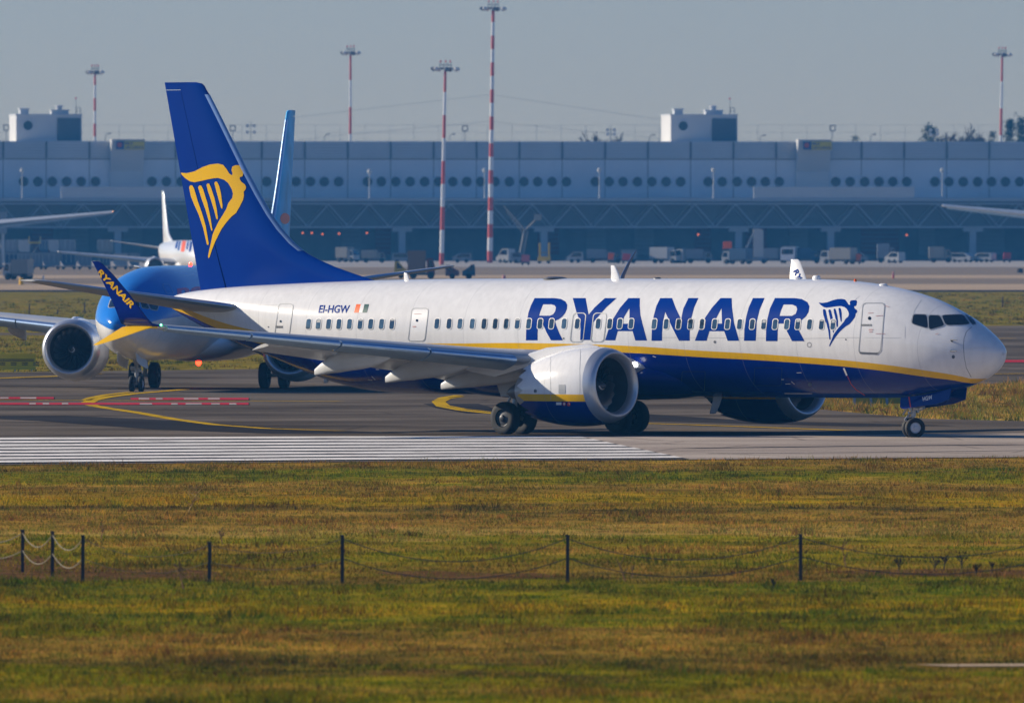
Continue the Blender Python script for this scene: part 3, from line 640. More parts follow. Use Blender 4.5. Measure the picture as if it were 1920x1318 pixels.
# nacelle panel marks
for lp, m_ in ((line_px([(1089,652),(1087,690),(1087.5,740)], .7), M['seal']), (line_px([(1033,661),(1032,700),(1033,750)], .6), M['seal']),
               ([(1043,754),(1053,754),(1053,759),(1043,759)], M['frame']), (circ(1058,757,3.2), M['red']), (circ(1058,757,2), M['frame']), (circ(1066.5,757.5,3.2), M['red']), (circ(1066.5,757.5,2), M['frame']),
               (rrect(1054,729.5,6.4,8.6,1), M['seal']), (rrect(1054,729.5,5.8,8.0,1), M['white']), (circ(1004,733,3), M['sealdk']), (circ(1004,733,2), M['metal'])):
    decal('nacelle_marking', [lp], m_, ENG, hp['engine1'], .006 + .003*random.random())
MB().prism([L(15.1, 3.62, 2.42), L(15.9, 3.58, 2.62), L(16.0, 3.56, 2.3)], L(0, .03, 0)).build('nacelle_chine', M['white'], hp['engine1'], smooth=0)

# ------------------------------------------------------------------ second jet, blue, facing the camera
def place(nose_gear_px, depth, F, sc=1.0):
    """root position so that the nose wheel (4 m aft) stands at the pixel column"""
    X = (nose_gear_px - 960)/F_PX*depth
    return (X + F[0]*4*sc, depth + F[1]*4*sc, 0), math.atan2(F[1], F[0])
b_ang = R(10.4); F2 = (-math.sin(b_ang), -math.cos(b_ang))
loc, rz = place(256, 716, F2)
blue = empty('airliner', loc, rz, 'bright blue twin jet facing the camera behind the tail of the white and navy jet', 'airliner')
BLU = (0.018, 0.20, 0.68); SKYB = (0.10, 0.36, 0.78)
P2 = dict(detail=2, steer=0, fuselage=band_material('blue_fuselage_paint', [(0,2.62),(1,2.9),(3,3.14),(40,3.3)], [(0,2.60),(1,2.87),(3,3.11),(40,3.27)], BLU, (.5,.6,.75), WHT),
          belly=M['white'], fin=mat('sky_blue_fin', (.09,.50,.88), .4, spec=.1, var=.3, scale=.6), winglet=mat('mid_blue', (.03,.13,.36), .3), lowlet=mat('mid_blue_low', (.03,.13,.36), .3), gear_door=M['fairing'],
          nacelle=mat('pale_nacelle', (.66,.67,.69), .3, coat=.3, var=.04))
bp = airliner(blue, P2)
bpy.context.view_layer.update()
FS2 = Surf(bp['fuselage'], blue); FIN2 = Surf(bp['fin_skin'], blue)
PINK = mat('pink_lettering', (.60,.10,.28), .4)
decal('airline_lettering', text_px('neos', (333, 556), (430, 547), 15, bold=.03), PINK, FS2, bp['fuselage'], .01, sx=5, sy=4)
decal('tail_emblem', [circ(534, 410, 9)], mat('coral', (.62,.10,.12), .4), FIN2, bp['fin'], .012, sx=4, sy=4)
ck2 = [[(208,562),(222,561),(224,575),(203,577)], [(227,561),(258,562),(262,576),(228,575)], [(263,562),(272,563),(280,579),(266,577)], [(275,563),(290,566),(297,573),(294,582),(283,580)]]
for lp in ck2:
    fr = decal('flight_deck_window', [rnd(grow(lp, 1.8)), rnd(lp)], M['seal'], FS2, blue, .010, sx=4, sy=3)
    decal('pane', [rnd(grow(lp, .2))], M['cockpit'], FS2, fr, .012, sx=4, sy=3)
decal('forward_door', [rrect(315, 542, 7, 9, 3, -.5), rrect(315, 542, 6.3, 8.3, 2.5, -.5)], mat('pale_line', (.25,.4,.7), .5), FS2, blue, .01, sx=4, sy=3)
MB().lathe([(0,.08),(.04,.115),(.10,.125),(.17,.09),(.21,.01)], L(17.2, 0, 1.21), (0,0,-1), 16).build('belly_beacon', M['beacon'], blue)
MB().lathe([(0,.07),(.06,.07),(.11,.05),(.13,.01)], L(15.5, 0, 5.32), (0,0,1), 16).build('crown_beacon', M['beacon'], blue)

# ------------------------------------------------------------------ far jets on the apron
b_ang = R(10); F3 = (math.sin(b_ang), -math.cos(b_ang)); S3 = .85
dep3 = 1995; tailX = (304 - 960)/F_PX*dep3; 
far = empty('airliner', (tailX + F3[0]*38.4*S3, dep3 + F3[1]*38.4*S3, 0), math.atan2(F3[1], F3[0]), 'small white twin jet parked far away beside the big blue tail fin', 'airliner')
P3 = dict(detail=0, plain_tip=True, fuselage=M['white'], belly=M['white'], fin=M['white'], winglet=M['white'], lowlet=M['white'], gear_door=M['white'], nacelle=M['white'], finle=M['white'])
far.scale = (S3, S3, S3); fp = airliner(far, P3)
bpy.context.view_layer.update(); FS3 = Surf(fp['fuselage'], far)
def bar_px(x0, x1, y0, y1, lean=3): return [(x0 + lean, y0), (x1 + lean, y0), (x1, y1), (x0, y1)]
decal('side_stripe', [bar_px(328,332,452,466), bar_px(333,336,453,470)], M['rblue'], FS3, far, .03, sx=5); decal('side_stripe', [bar_px(339,346,452,472)], M['orange'], FS3, far, .03, sx=5); decal('side_stripe', [bar_px(349,352,452,468), bar_px(354,358,453,472)], M['rblue'], FS3, far, .03, sx=5)
for px, ty, sc, side, lab in ((222, 398, 2.1, 1, 'white wide body freighter at the left edge, only its orange tipped wing showing'), (1755, 383, 2.35, -1, 'white wide body freighter at the right edge, only its slender wing showing')):
    d5 = 2480; X = (px - 960)/F_PX*d5 - side*17.2*sc
    o = empty('freighter', (X, d5 + 24*sc, 0), R(90), lab, 'airliner')
    o.scale = (sc, sc, sc)
    # nose points to the building
    o.location.y = d5 + 24*sc
    airliner(o, P3)
    if side == 1: MB().lathe([(0,.075),(.07,.075),(.12,.02)], L(23.6, 16.75, 3.78), (-1,0,0), 10).build('navigation_light', M['amber'], o)

# ------------------------------------------------------------------ ground, pavements, markings
def pave_mat(name, c1, c2, rough=.85, sc=.05, joints=0.0, lo=.34, hi=.66):
    m = bpy.data.materials.new(name); m.use_nodes = True; t = m.node_tree; b = t.nodes['Principled BSDF']; b.inputs['Roughness'].default_value = rough
    b.inputs['Specular IOR Level'].default_value = 0.0
    tc = t.nodes.new('ShaderNodeTexCoord'); mp = t.nodes.new('ShaderNodeMapping'); mp.inputs['Scale'].default_value = (sc, sc*.9, 1); mp.inputs['Rotation'].default_value = (0, 0, .4)
    t.links.new(tc.outputs['Object'], mp.inputs[0])
    n = t.nodes.new('ShaderNodeTexNoise'); n.inputs['Scale'].default_value = 1.0; n.inputs['Detail'].default_value = 8; n.inputs['Roughness'].default_value = .62; t.links.new(mp.outputs[0], n.inputs[0])
    cr = t.nodes.new('ShaderNodeValToRGB'); cr.color_ramp.elements[0].position = lo; cr.color_ramp.elements[1].position = hi
    cr.color_ramp.elements[0].color = (*c1, 1); cr.color_ramp.elements[1].color = (*c2, 1); t.links.new(n.outputs[0], cr.inputs[0])
    n2 = t.nodes.new('ShaderNodeTexNoise'); n2.inputs['Scale'].default_value = 6; n2.inputs['Detail'].default_value = 4; t.links.new(tc.outputs['Object'], n2.inputs[0])
    mr = t.nodes.new('ShaderNodeMapRange'); mr.inputs[1].default_value = .3; mr.inputs[2].default_value = .7; mr.inputs[3].default_value = .85; mr.inputs[4].default_value = 1.12; t.links.new(n2.outputs[0], mr.inputs[0])
    x = t.nodes.new('ShaderNodeMix'); x.data_type = 'RGBA'; x.blend_type = 'MULTIPLY'; x.inputs[0].default_value = 1
    t.links.new(cr.outputs[0], x.inputs[6]); t.links.new(mr.outputs[0], x.inputs[7]); out = x.outputs[2]
    if joints:
        mj = t.nodes.new('ShaderNodeMapping'); mj.inputs['Rotation'].default_value = (0, 0, -.38); t.links.new(tc.outputs['Object'], mj.inputs[0])
        br = t.nodes.new('ShaderNodeTexBrick'); br.offset = 0; br.inputs['Scale'].default_value = 1.0; br.inputs['Brick Width'].default_value = 7.5; br.inputs['Row Height'].default_value = 7.5; br.inputs['Mortar Size'].default_value = .09; br.inputs['Mortar Smooth'].default_value = .4
        br.inputs['Color1'].default_value = (1, 1, 1, 1); br.inputs['Color2'].default_value = (.86, .86, .87, 1); br.inputs['Mortar'].default_value = (1 - joints, 1 - joints, 1 - joints, 1); t.links.new(mj.outputs[0], br.inputs[0])
        x2 = t.nodes.new('ShaderNodeMix'); x2.data_type = 'RGBA'; x2.blend_type = 'MULTIPLY'; x2.inputs[0].default_value = 1; t.links.new(out, x2.inputs[6]); t.links.new(br.outputs[0], x2.inputs[7])
        vo = t.nodes.new('ShaderNodeTexVoronoi'); vo.feature = 'DISTANCE_TO_EDGE'; vo.inputs['Scale'].default_value = .14; t.links.new(tc.outputs['Object'], vo.inputs[0])
        ml = t.nodes.new('ShaderNodeMapRange'); ml.inputs[1].default_value = .0; ml.inputs[2].default_value = .02; ml.inputs[3].default_value = 1 - joints*.8; ml.inputs[4].default_value = 1; t.links.new(vo.outputs[0], ml.inputs[0])
        x3 = t.nodes.new('ShaderNodeMix'); x3.data_type = 'RGBA'; x3.blend_type = 'MULTIPLY'; x3.inputs[0].default_value = 1; t.links.new(x2.outputs[2], x3.inputs[6]); t.links.new(ml.outputs[0], x3.inputs[7]); out = x3.outputs[2]
    t.links.new(out, b.inputs['Base Color'])
    return m
GREEN, GREEN2, GOLD, TAN, BROWN, DARK, STRAW = (.085,.120,.005), (.20,.185,.004), (.43,.265,.004), (.39,.215,.042), (.25,.130,.030), (.058,.040,.020), (.50,.32,.09)
bands = [(240,GREEN2),(258,GREEN2),(264,TAN),(271,GREEN2),(277,GREEN2),(279.5,DARK),(281.5,TAN),(294,TAN),(303,BROWN),(309,GREEN2),(316,GREEN),(322,GOLD),(331,GREEN2),(339,GREEN),(345.5,GREEN2),(347.5,DARK),(352,BROWN),(358,GREEN),(372,GREEN2),(380,TAN),(390,GREEN2),(396,STRAW),(407,TAN),(416,BROWN),(424,TAN),(430,DARK),(434,BROWN),(440,GOLD),(450,TAN),(462,BROWN),(470,TAN),(478,GREEN2),(492,GREEN),(502,BROWN),(520,TAN)]
def grass_mat(name, blades):
    m = bpy.data.materials.new(name); m.use_nodes = True; t = m.node_tree; b = t.nodes['Principled BSDF']; b.inputs['Roughness'].default_value = .9; b.inputs['Specular IOR Level'].default_value = 0.0
    g = t.nodes.new('ShaderNodeNewGeometry'); sp = t.nodes.new('ShaderNodeSeparateXYZ'); t.links.new(g.outputs['Position'], sp.inputs[0])
    fl = t.nodes.new('ShaderNodeCombineXYZ'); t.links.new(sp.outputs[0], fl.inputs[0]); t.links.new(sp.outputs[1], fl.inputs[1])
    def noise(sc, det, rg=.6):
        mp = t.nodes.new('ShaderNodeMapping'); mp.inputs['Scale'].default_value = (sc*.8, sc*.45, 1); t.links.new(fl.outputs[0], mp.inputs[0])
        n = t.nodes.new('ShaderNodeTexNoise'); n.inputs['Scale'].default_value = 1; n.inputs['Detail'].default_value = det; n.inputs['Roughness'].default_value = rg; t.links.new(mp.outputs[0], n.inputs[0]); return n
    def math_(op, a, b_):
        q = t.nodes.new('ShaderNodeMath'); q.operation = op
        for k, v in ((0, a), (1, b_)):
            if isinstance(v, (int, float)): q.inputs[k].default_value = v
            else: t.links.new(v, q.inputs[k])
        return q.outputs[0]
    n1 = noise(.2, 5); n2 = noise(1.1, 7, .75); n3 = noise(.33, 4, .65)
    yy = math_('ADD', sp.outputs[1], math_('MULTIPLY', math_('SUBTRACT', n1.outputs[0], .5), 46))
    mr = t.nodes.new('ShaderNodeMapRange'); mr.inputs[1].default_value = 240; mr.inputs[2].default_value = 520; t.links.new(yy, mr.inputs[0])
    def ramp(items, src):
        cr = t.nodes.new('ShaderNodeValToRGB'); e = cr.color_ramp.elements
        while len(e) > 1: e.remove(e[0])
        e[0].position = items[0][0]; e[0].color = (*items[0][1], 1)
        for p, c in items[1:]: q = e.new(p); q.color = (*c, 1)
        t.links.new(src, cr.inputs[0]); return cr
    keep = bands if len(bands) <= 32 else [bands[i] for i in sorted(set(np.linspace(0, len(bands) - 1, 32).round().astype(int)))]
    near = ramp([((y - 240)/280, c) for y, c in keep], mr.outputs[0])
    O1, O2 = (.14,.135,.016), (.21,.165,.035)
    mid = ramp([(.28, GREEN), (.40, O1), (.50, O2), (.58, O1), (.66, TAN), (.74, BROWN)], n1.outputs[0])
    dry = ramp([(.30, TAN), (.40, O2), (.48, STRAW), (.58, TAN), (.72, BROWN)], n1.outputs[0]); lt8 = math_('LESS_THAN', sp.outputs[1], 800)
    mixed = ramp([(.30, DARK), (.40, GREEN), (.47, GREEN2), (.53, GOLD), (.60, TAN), (.70, BROWN)], n2.outputs[0])
    gt = math_('GREATER_THAN', sp.outputs[1], 530)
    def mix(f, a, c, bt='MIX'):
        x = t.nodes.new('ShaderNodeMix'); x.data_type = 'RGBA'; x.blend_type = bt
        if isinstance(f, float): x.inputs[0].default_value = f
        else: t.links.new(f, x.inputs[0])
        t.links.new(a, x.inputs[6]); t.links.new(c, x.inputs[7]); return x.outputs[2]
    base = mix(gt, near.outputs[0], mix(lt8, mid.outputs[0], dry.outputs[0]))
    base = mix(.36, base, mixed.outputs[0])
    lum = ramp([(.30, (.45,.45,.48)), (.44, (.85,.85,.85)), (.56, (1.05,1.05,1.0)), (.70, (1.35,1.3,1.2))], n3.outputs[0]); base = mix(1.0, base, lum.outputs[0], 'MULTIPLY')
    if blades:
        at_ = t.nodes.new('ShaderNodeAttribute'); at_.attribute_name = 'tone'
        base = mix(1.0, base, at_.outputs['Color'], 'MULTIPLY')
        tr = t.nodes.new('ShaderNodeBsdfTranslucent'); t.links.new(base, tr.inputs[0]); ms = t.nodes.new('ShaderNodeMixShader'); ms.inputs[0].default_value = .3
        t.links.new(b.outputs[0], ms.inputs[1]); t.links.new(tr.outputs[0], ms.inputs[2]); t.links.new(ms.outputs[0], t.nodes['Material Output'].inputs[0])
    t.links.new(base, b.inputs['Base Color'])
    return m
GM = grass_mat('grass_ground', False); GB = grass_mat('grass_blades', True)
def sheet(name, pts, z, m, kind='structure'):
    mb = MB(); mb.poly([(p[0], p[1], z) for p in pts]); o = mb.build(name, m, smooth=0, fix=False)
    if o.data.polygons[0].normal.z < 0: o.data.flip_normals()
    if kind: o['kind'] = kind
    return o
GX = 1450
sheet('ground', [(-GX,-60),(GX,-60),(GX,3500),(-GX,3500)], 0.0, GM)
yd = lambda y: F_PX*CAM_H/(y - Y_H)
def strip(name, y0, y1, m, z=.012, xl=-1400, xr=1400):
    return sheet(name, [(xl, yd(y1)), (xr, yd(y1)), (xr, yd(y0)), (xl, yd(y0))], z, m)
conc = lambda a: (a, a*.92, a*.84)
C_APRON = pave_mat('apron_pale', conc(.34), conc(.46), sc=.02); C_GREY = pave_mat('apron_grey', (.23,.18,.13), (.31,.245,.18), sc=.02); C_TAXI = pave_mat('taxi_asphalt', (.072,.058,.045), (.215,.178,.140), sc=.07, joints=.35)
C_RWY = pave_mat('runway_surface', (.36,.295,.24), (.52,.435,.355), sc=.09, joints=.45); C_DARK = pave_mat('dark_asphalt', (.035,.034,.036), (.055,.052,.053), sc=.05)
C_TAN = pave_mat('dry_strip', (.42,.31,.20), (.56,.42,.28), sc=.03)
sheet('apron', [(-1400, 3400), (1400, 3400), (1400, yd(501)), (-1400, yd(501))], .012, C_APRON)
strip('far_taxiway', 501, 516, C_GREY, .014); strip('verge', 516, 522, C_TAN, .012); strip('far_runway', 522, 533, C_GREY, .014); strip('dry_verge', 533, 544.0, C_TAN, .012); strip('service_road', 544.0, 547.5, C_DARK, .016)
left_road = sheet('perimeter_road', [(-70, yd(628.5)), (-14, yd(628.5)), (-14, yd(624.5)), (-70, yd(624.5))], .016, C_TAXI)
gpl = lambda pts: [gp(*p) for p in pts]
main = gpl([(-900,884),(0,872.5),(640,867),(1290,863),(1920,858.5),(2900,853),(2900,776),(1920,790.5),(1740,786),(1640,778),(1545,769),(1400,756),(1500,741),(1640,727),(1850,721),(1925,719.5),(2900,712),(2900,606),(1925,611),(1700,613),(1500,620),(1300,640),(1000,672),(700,690),(0,699),(-900,705)])
# taxiway surface, runway surface over it
mb = MB(); bm = bmesh.new(); vs = [bm.verts.new((p.x, p.y, .020)) for p in main]
for a, b in zip(vs, vs[1:] + vs[:1]): bm.edges.new((a, b))
bmesh.ops.triangle_fill(bm, use_beauty=True, edges=bm.edges[:]); me = bpy.data.meshes.new('taxiway')
for f in bm.faces:
    f.normal_update()
    if f.normal.z < 0: f.normal_flip()
bm.to_mesh(me); bm.free(); me.materials.append(C_TAXI); o = bpy.data.objects.new('taxiway', me); COL.objects.link(o); o['kind'] = 'structure'
sheet('runway', gpl([(-900,883.5),(0,872),(640,866.5),(1290,862.5),(1920,858),(2900,852.5),(2900,806),(1920,813),(1290,819),(640,820),(0,824),(-900,828)]), .026, C_RWY)
PW = pave_mat('white_road_paint', (.26,.24,.22), (.82,.78,.72), sc=.55, lo=.30, hi=.47); PW2 = pave_mat('worn_white_paint', (.26,.22,.20), (.58,.52,.48), sc=.5); PY = pave_mat('yellow_road_paint', (.24,.155,.02), (.60,.37,.010), sc=.5, lo=.33, hi=.50); PR = pave_mat('red_road_paint', (.42,.03,.05), (.55,.06,.08), sc=.4)
# threshold stripes: dark painted ground under eight pale stripes
sheet('stripe_ground', gpl([(-900,883),(0,871.5),(640,866),(1292,862.3),(1086,819.3),(640,819.2),(0,821.5),(-900,826)]), .031, C_DARK)
yl0, yl1 = 822.2, 871.2
for k in range(8):
    a0, a1 = (k + .0)/8, (k + .63)/8
    pl = lambda u: (-900, 826.5 + (883 - 826.5)*u); p0 = lambda u: (0, yl0 + (yl1 - yl0)*u); pm = lambda u: (640, 819.6 + (865.8 - 819.6)*u); pr = lambda u: (1087 + (1289 - 1087)*u, 819.8 + (861.9 - 819.8)*u)
    o = sheet('runway_marking', gpl([pl(a1), p0(a1), pm(a1), pr(a1), pr(a0), pm(a0), p0(a0), pl(a0)]), .036, PW)
def paint_line(name, pts, wm, m, z=.036):
    P = gpl(pts); mb = MB(); a, b = [], []
    for i, p in enumerate(P):
        d = (P[min(i+1, len(P)-1)] - P[max(i-1, 0)]); d.z = 0; d.normalize(); n = Vector((-d.y, d.x, 0))*wm/2
        a.append(p + n); b.append(p - n)
    for i in range(len(P) - 1):
        mb.poly([(q.x, q.y, z) for q in (b[i], b[i+1], a[i+1], a[i])])
    o = mb.build(name, m, smooth=0, fix=False); o['kind'] = 'structure'
    for q in o.data.polygons:
        if q.normal.z < 0: o.data.flip_normals(); break
    return o
paint_line('taxi_line', [(160,757),(175,762),(200,766.5),(260,775.5),(330,788),(400,797.5),(500,805),(640,809.5)], .5, PY)
paint_line('taxi_line', [(163,757),(175,751),(200,746),(250,739.5),(345,731.5)], .55, PY)
paint_line('taxi_line', [(160,752),(172,747),(200,741.5),(245,736.5)], .4, PY)
paint_line('taxi_line', [(-60,750.5),(160,752),(640,754)], .9, PY, .034)
paint_line('taxi_line', [(-60,712.5),(120,706),(180,702)], .9, PY)
paint_line('taxi_line', [(860,742.5),(832,747),(819,754.5),(828,763.5),(868,771),(921,776.5),(980,781)], .42, PY)
paint_line('taxi_line', [(868,744.5),(842,748.5),(830,755),(839,762),(872,768.5),(921,774)], .20, PY, .035)
paint_line('taxi_line', [(1180,794.5),(1300,798),(1440,803),(1585,808.5)], .55, PY)
paint_line('taxi_line', [(1840,702.5),(1930,701.5),(2200,699)], .9, PY); paint_line('taxi_line', [(1872,635.5),(1905,635.5)], 1.6, PY)
def bar_mark(x0, x1, y0, y1, m, z): return sheet('pavement_marking', gpl([(x0,y1),(x1,y1),(x1,y0),(x0,y0)]), z, m)
bar_mark(-60,101,746,749.6,PR,.038); bar_mark(245,466,747.3,751.3,PR,.038); bar_mark(-60,466,756.5,760.5,PR,.038)
for x0, x1, y0 in ((0,16,746.2),(38,68,746.2),(260,280,747.6),(292,305,747.6),(345,372,747.6),(390,412,747.6),(55,67,756.8),(80,92,756.8),(116,128,756.8),(262,285,757.5),(321,333,757.5),(348,378,757.5),(396,412,757.5),(430,443,757.5)):
    bar_mark(x0, x1, y0 + .3, y0 + 3.0, PW2, .042)
bar_mark(1880,2100,676,680.5,PR,.038)
for pts, wm in (([(0,781),(200,790),(420,806),(640,814)], 5), ([(1000,770),(1300,790),(1700,800)], 4), ([(1290,842),(1600,838),(1920,835)], 1.2), ([(1330,852),(1700,849),(1920,846)], .5), ([(845,758),(870,766),(930,776)], 2.2)):
    paint_line('tyre_marks', pts, wm, C_DARK, .030)
# small edge drain strip in the foreground grass
sheet('drain_strip', gpl([(1715,1247.2),(2050,1245),(2050,1249.8),(1780,1250.8)]), .02, C_TAN)

# ------------------------------------------------------------------ grass blades
def blades(name, n, y0, y1, hmin, hmax, wid, region=None, tall=0.02, tuft=14, spread=.22, bare=None):
    """grass grown in tufts: every tuft has its own height, lean and dryness"""
    k = n//tuft; u = rng.random(k); CYs = y0*(y1/y0)**u; CXs = (rng.random(k)*2 - 1)*(CYs*.0325 + 2.0)
    patch = .5 + .5*np.sin(CXs*.9 + 3*np.sin(CYs*.11))*np.sin(CYs*.23 + 2*np.sin(CXs*.37))
    th = (hmin + (hmax - hmin)*rng.random(k)**1.8)*(.55 + .8*patch); th[rng.random(k) < tall] *= 2.2
    kind = rng.random(k) + .25*(patch - .5)
    tone = np.where(kind[:, None] < .42, [[.62, .95, .55]], np.where(kind[:, None] < .72, [[1.0, 1.0, .8]], np.where(kind[:, None] < .9, [[1.45, 1.2, 1.5]], [[.55, .42, .6]])))
    tb = (.6 + .75*rng.random(k))[:, None]*tone
    i = rng.integers(0, k, n); sp = spread*(.4 + 1.2*rng.random(k))[i]
    X = CXs[i] + rng.normal(0, 1, n)*sp; Y = CYs[i] + rng.normal(0, 1, n)*sp*1.5
    keep = np.ones(n, bool)
    if region is not None: keep &= region(X, Y)
    if bare is not None: keep &= ~(bare(X, Y) & (rng.random(n) < .38))
    X, Y, i = X[keep], Y[keep], i[keep]; n = len(X)
    h = th[i]*(.5 + .7*rng.random(n))
    a = rng.random(n)*math.pi; ww = wid*(.5 + .9*rng.random(n)); lean = (rng.random((n, 2)) - .5)*h[:, None]*1.5
    v = np.zeros((n, 3, 3), np.float32)
    dx, dy = np.cos(a)*ww, np.sin(a)*ww*.5
    v[:, 0, 0] = X - dx; v[:, 0, 1] = Y - dy; v[:, 1, 0] = X + dx; v[:, 1, 1] = Y + dy
    v[:, 2, 0] = X + lean[:, 0]; v[:, 2, 1] = Y + lean[:, 1]; v[:, 2, 2] = h; v[:, :2, 2] = -.02
    me = bpy.data.meshes.new(name); me.vertices.add(n*3); me.loops.add(n*3); me.polygons.add(n)
    me.vertices.foreach_set('co', v.ravel()); me.loops.foreach_set('vertex_index', np.arange(n*3, dtype=np.int32))
    me.polygons.foreach_set('loop_start', np.arange(0, n*3, 3, dtype=np.int32)); me.update(calc_edges=True)
    at_ = me.attributes.new('tone', 'FLOAT_COLOR', 'FACE')
    c = np.concatenate([tb[i]*(.75 + .5*rng.random(n))[:, None], np.ones((n, 1))], 1).astype(np.float32)
    at_.data.foreach_set('color', c.ravel()); me.materials.append(GB)
    o = bpy.data.objects.new(name, me); COL.objects.link(o); o['kind'] = 'stuff'; return o
def inpoly(pts):
    P = [(p.x, p.y) for p in gpl(pts)]
    def f(X, Y):
        r = np.zeros(len(X), bool); j = len(P) - 1
        for i in range(len(P)):
            (xi, yi), (xj, yj) = P[i], P[j]
            r ^= ((yi > Y) != (yj > Y)) & (X < (xj - xi)*(Y - yi)/(yj - yi + 1e-9) + xi); j = i
        return r
    return f
edge = lambda X: np.interp(X, [-16, -5, 5.4, 16], [508, 515, 518, 525])
SOIL = pave_mat('bare_soil', (.06,.028,.010), (.21,.11,.04), sc=.9)
soil_px = [[(-300,1050),(-20,1046),(60,1040),(120,1050),(175,1060),(240,1068),(330,1066),(400,1071),(430,1078),(380,1085),(300,1083),(210,1088),(120,1090),(40,1086),(-300,1090)], [(700,1073),(800,1070),(930,1075),(1010,1074),(1060,1079),(1000,1084),(880,1085),(760,1082)], [(1530,1072),(1650,1068),(1790,1066),(1920,1069),(2200,1070),(2200,1078),(1900,1079),(1700,1081)]]
for q in soil_px: sheet('bare_soil', gpl(q), .006, SOIL)
blades('grass', 520000, 243, 527, .03, .13, .015, lambda X, Y: (Y < edge(X) - .3 - rng.random(len(X))*1.2) & ~((X > 6.5) & (np.abs(Y - 280.8) < 1.2)), bare=lambda X, Y: np.any([inpoly(q)(X, Y) for q in soil_px], axis=0))
isl = inpoly([(1400,756),(1500,741),(1640,727),(1850,721),(1925,719.5),(2900,712),(2900,776),(1920,790.5),(1740,786),(1640,778),(1545,769)])
blades('tall_grass', 160000, 615, 780, .06, .34, .022, isl, .04)
isr = inpoly([(-900,704),(0,698),(560,690.5),(700,688),(760,560),(-900,560)])
blades('meadow_grass', 120000, 800, 1500, .05, .20, .035, lambda X, Y: isr(X, Y) & ~((Y > yd(630)) & (Y < yd(623.5)) & (X < -13)))
isq = inpoly([(1300,638),(1500,618),(1700,611.5),(1925,609.5),(2900,605),(2900,550),(1300,550)])
blades('meadow_grass', 80000, 1120, 1650, .05, .22, .045, isq)

# ------------------------------------------------------------------ foreground rope fence
POST = mat('dark_post', (.020,.022,.026), .6); ROPE = mat('rope_grey', (.06,.06,.055), .8); ROPEP = mat('rope_pale', (.20,.17,.11), .8)
posts = [(42,993,1073,'leftmost thin dark fence post above a patch of bare soil'),(98,996,1082,'thin dark fence post between the two leftmost posts of the rope fence'),(155,1003,1092,'third dark fence post from the left, at the end of the short pale ropes'),
         (392.5,1016,1093,'shortest dark fence post standing alone between wide gaps'),(641.5,1003,1093,'dark fence post where the drooping black ropes begin'),(1064,1003,1093,'dark fence post in the middle of the meadow below the jet engine'),(1501,1001,1088,'dark fence post in the meadow below the nose half of the jet')]
tops = []
for x, yt, yb, lab in posts:
    p = gp(x, yb); h = (yb - yt)*p.y/F_PX
    t_ = empty('fence_post', p, 0, lab, 'fence post', 'posts of the rope fence')
    MB().prism([(-.035,-.035,-.05),(.035,-.035,-.05),(.035,.035,-.05),(-.035,.035,-.05)], (.006, 0, h + .05)).build('shaft', POST, t_, smooth=0)
    MB().prism([(-.042,-.042,h - .03),(.042,-.042,h - .03),(.03,.03,h - .03),(-.042,.042,h - .03)], (0, 0, .035)).build('cap', POST, t_, smooth=0)
    tops.append((p, h))
ends = [(gp(-60, 1070), .85)] + tops + [(gp(1990, 1086), .95)]
rl = ['pale rope drooping from the left edge to the first post','pale rope sagging between the first and second posts','pale rope sagging between the second and third posts','faint thin rope across the widest grassy gap left of the short post','faint pale rope from the short post up to the next tall post','black rope sagging left of the middle post','black rope sagging between the middle post and the right post','black rope sagging from the right post out of the picture']
for i, lab in enumerate(rl):
    (a, ha), (b, hb) = ends[i], ends[i+1]
    for k, fr in enumerate((.93, .52)):
        if i in (3,) and k == 0: pass
        sag = (.20, .28, .28, .30, .22, .47, .45, .42)[i]*(1 if k == 0 else .9)
        pts = []
        for q in range(19):
            u = q/18; p = a.lerp(b, u); z = ha*fr*(1 - u) + hb*fr*u - sag*4*u*(1 - u); pts.append(Vector((p.x, p.y, max(z, .02))))
        o = MB().tube(pts, .007 if i in (3, 4) else .010, 5).build('rope', ROPEP if i < 5 else ROPE, None)
        tag(o, ('upper ' if k == 0 else 'lower ') + lab, 'rope', 'ropes of the post fence')
# dry weeds and a leaning stake
WEED = mat('dry_weed', (.22,.12,.05), .9, var=.3, scale=8); WEEDG = mat('dark_weed', (.035,.03,.018), .9, var=.3, scale=8)
def weed(px, yb, hpx, lean, lab, n=7, m_=WEED, spread=.5):
    p = gp(px, yb); h = hpx*p.y/F_PX; rnd_ = random.Random(px); mb = MB()
    top = Vector((lean*h, 0, h)); mb.bar((0,0,-.03), top, .018, .006, 5)
    for k in range(n):
        u = .3 + .7*rnd_.random(); b = top*u; e = b + Vector(((rnd_.random() - .5)*spread*h, (rnd_.random() - .5)*spread*h, .1 + rnd_.random()*.25*h)); mb.bar(b, e, .010, .004, 4)
        for q in range(3):
            c = b.lerp(e, .5 + .5*rnd_.random()); s = .008 + .014*rnd_.random(); mb.poly([c + Vector((-s, 0, 0)), c + Vector((0, 0, -s)), c + Vector((s, 0, s*.5)), c + Vector((0, 0, s*1.4))])
    o = mb.build('weed', m_, None, smooth=0, loc=p, fix=False); return tag(o, lab, 'weed', 'dry weeds in the meadow')
weed(1174,1089,42,-.42,'thick brown weed stalk leaning left, right of the middle fence post',4); weed(345,1104,44,-.28,'tall reddish brown weed stalk left of the short fence post',9)
weed(1587,1064,38,-.2,'branching brown weed right of the right fence post'); weed(418,1020,20,-.3,'small twiggy weed above the short fence post'); weed(1186,1082,20,0,'small upright weed beside the leaning stalk',3)
weed(352,960,38,.5,'fan of tall straw coloured stems near the runway edge',14,mat('straw_stem',(.40,.27,.09),.9),1.0); weed(190,1010,26,.1,'slim weed right of the three close posts',5)
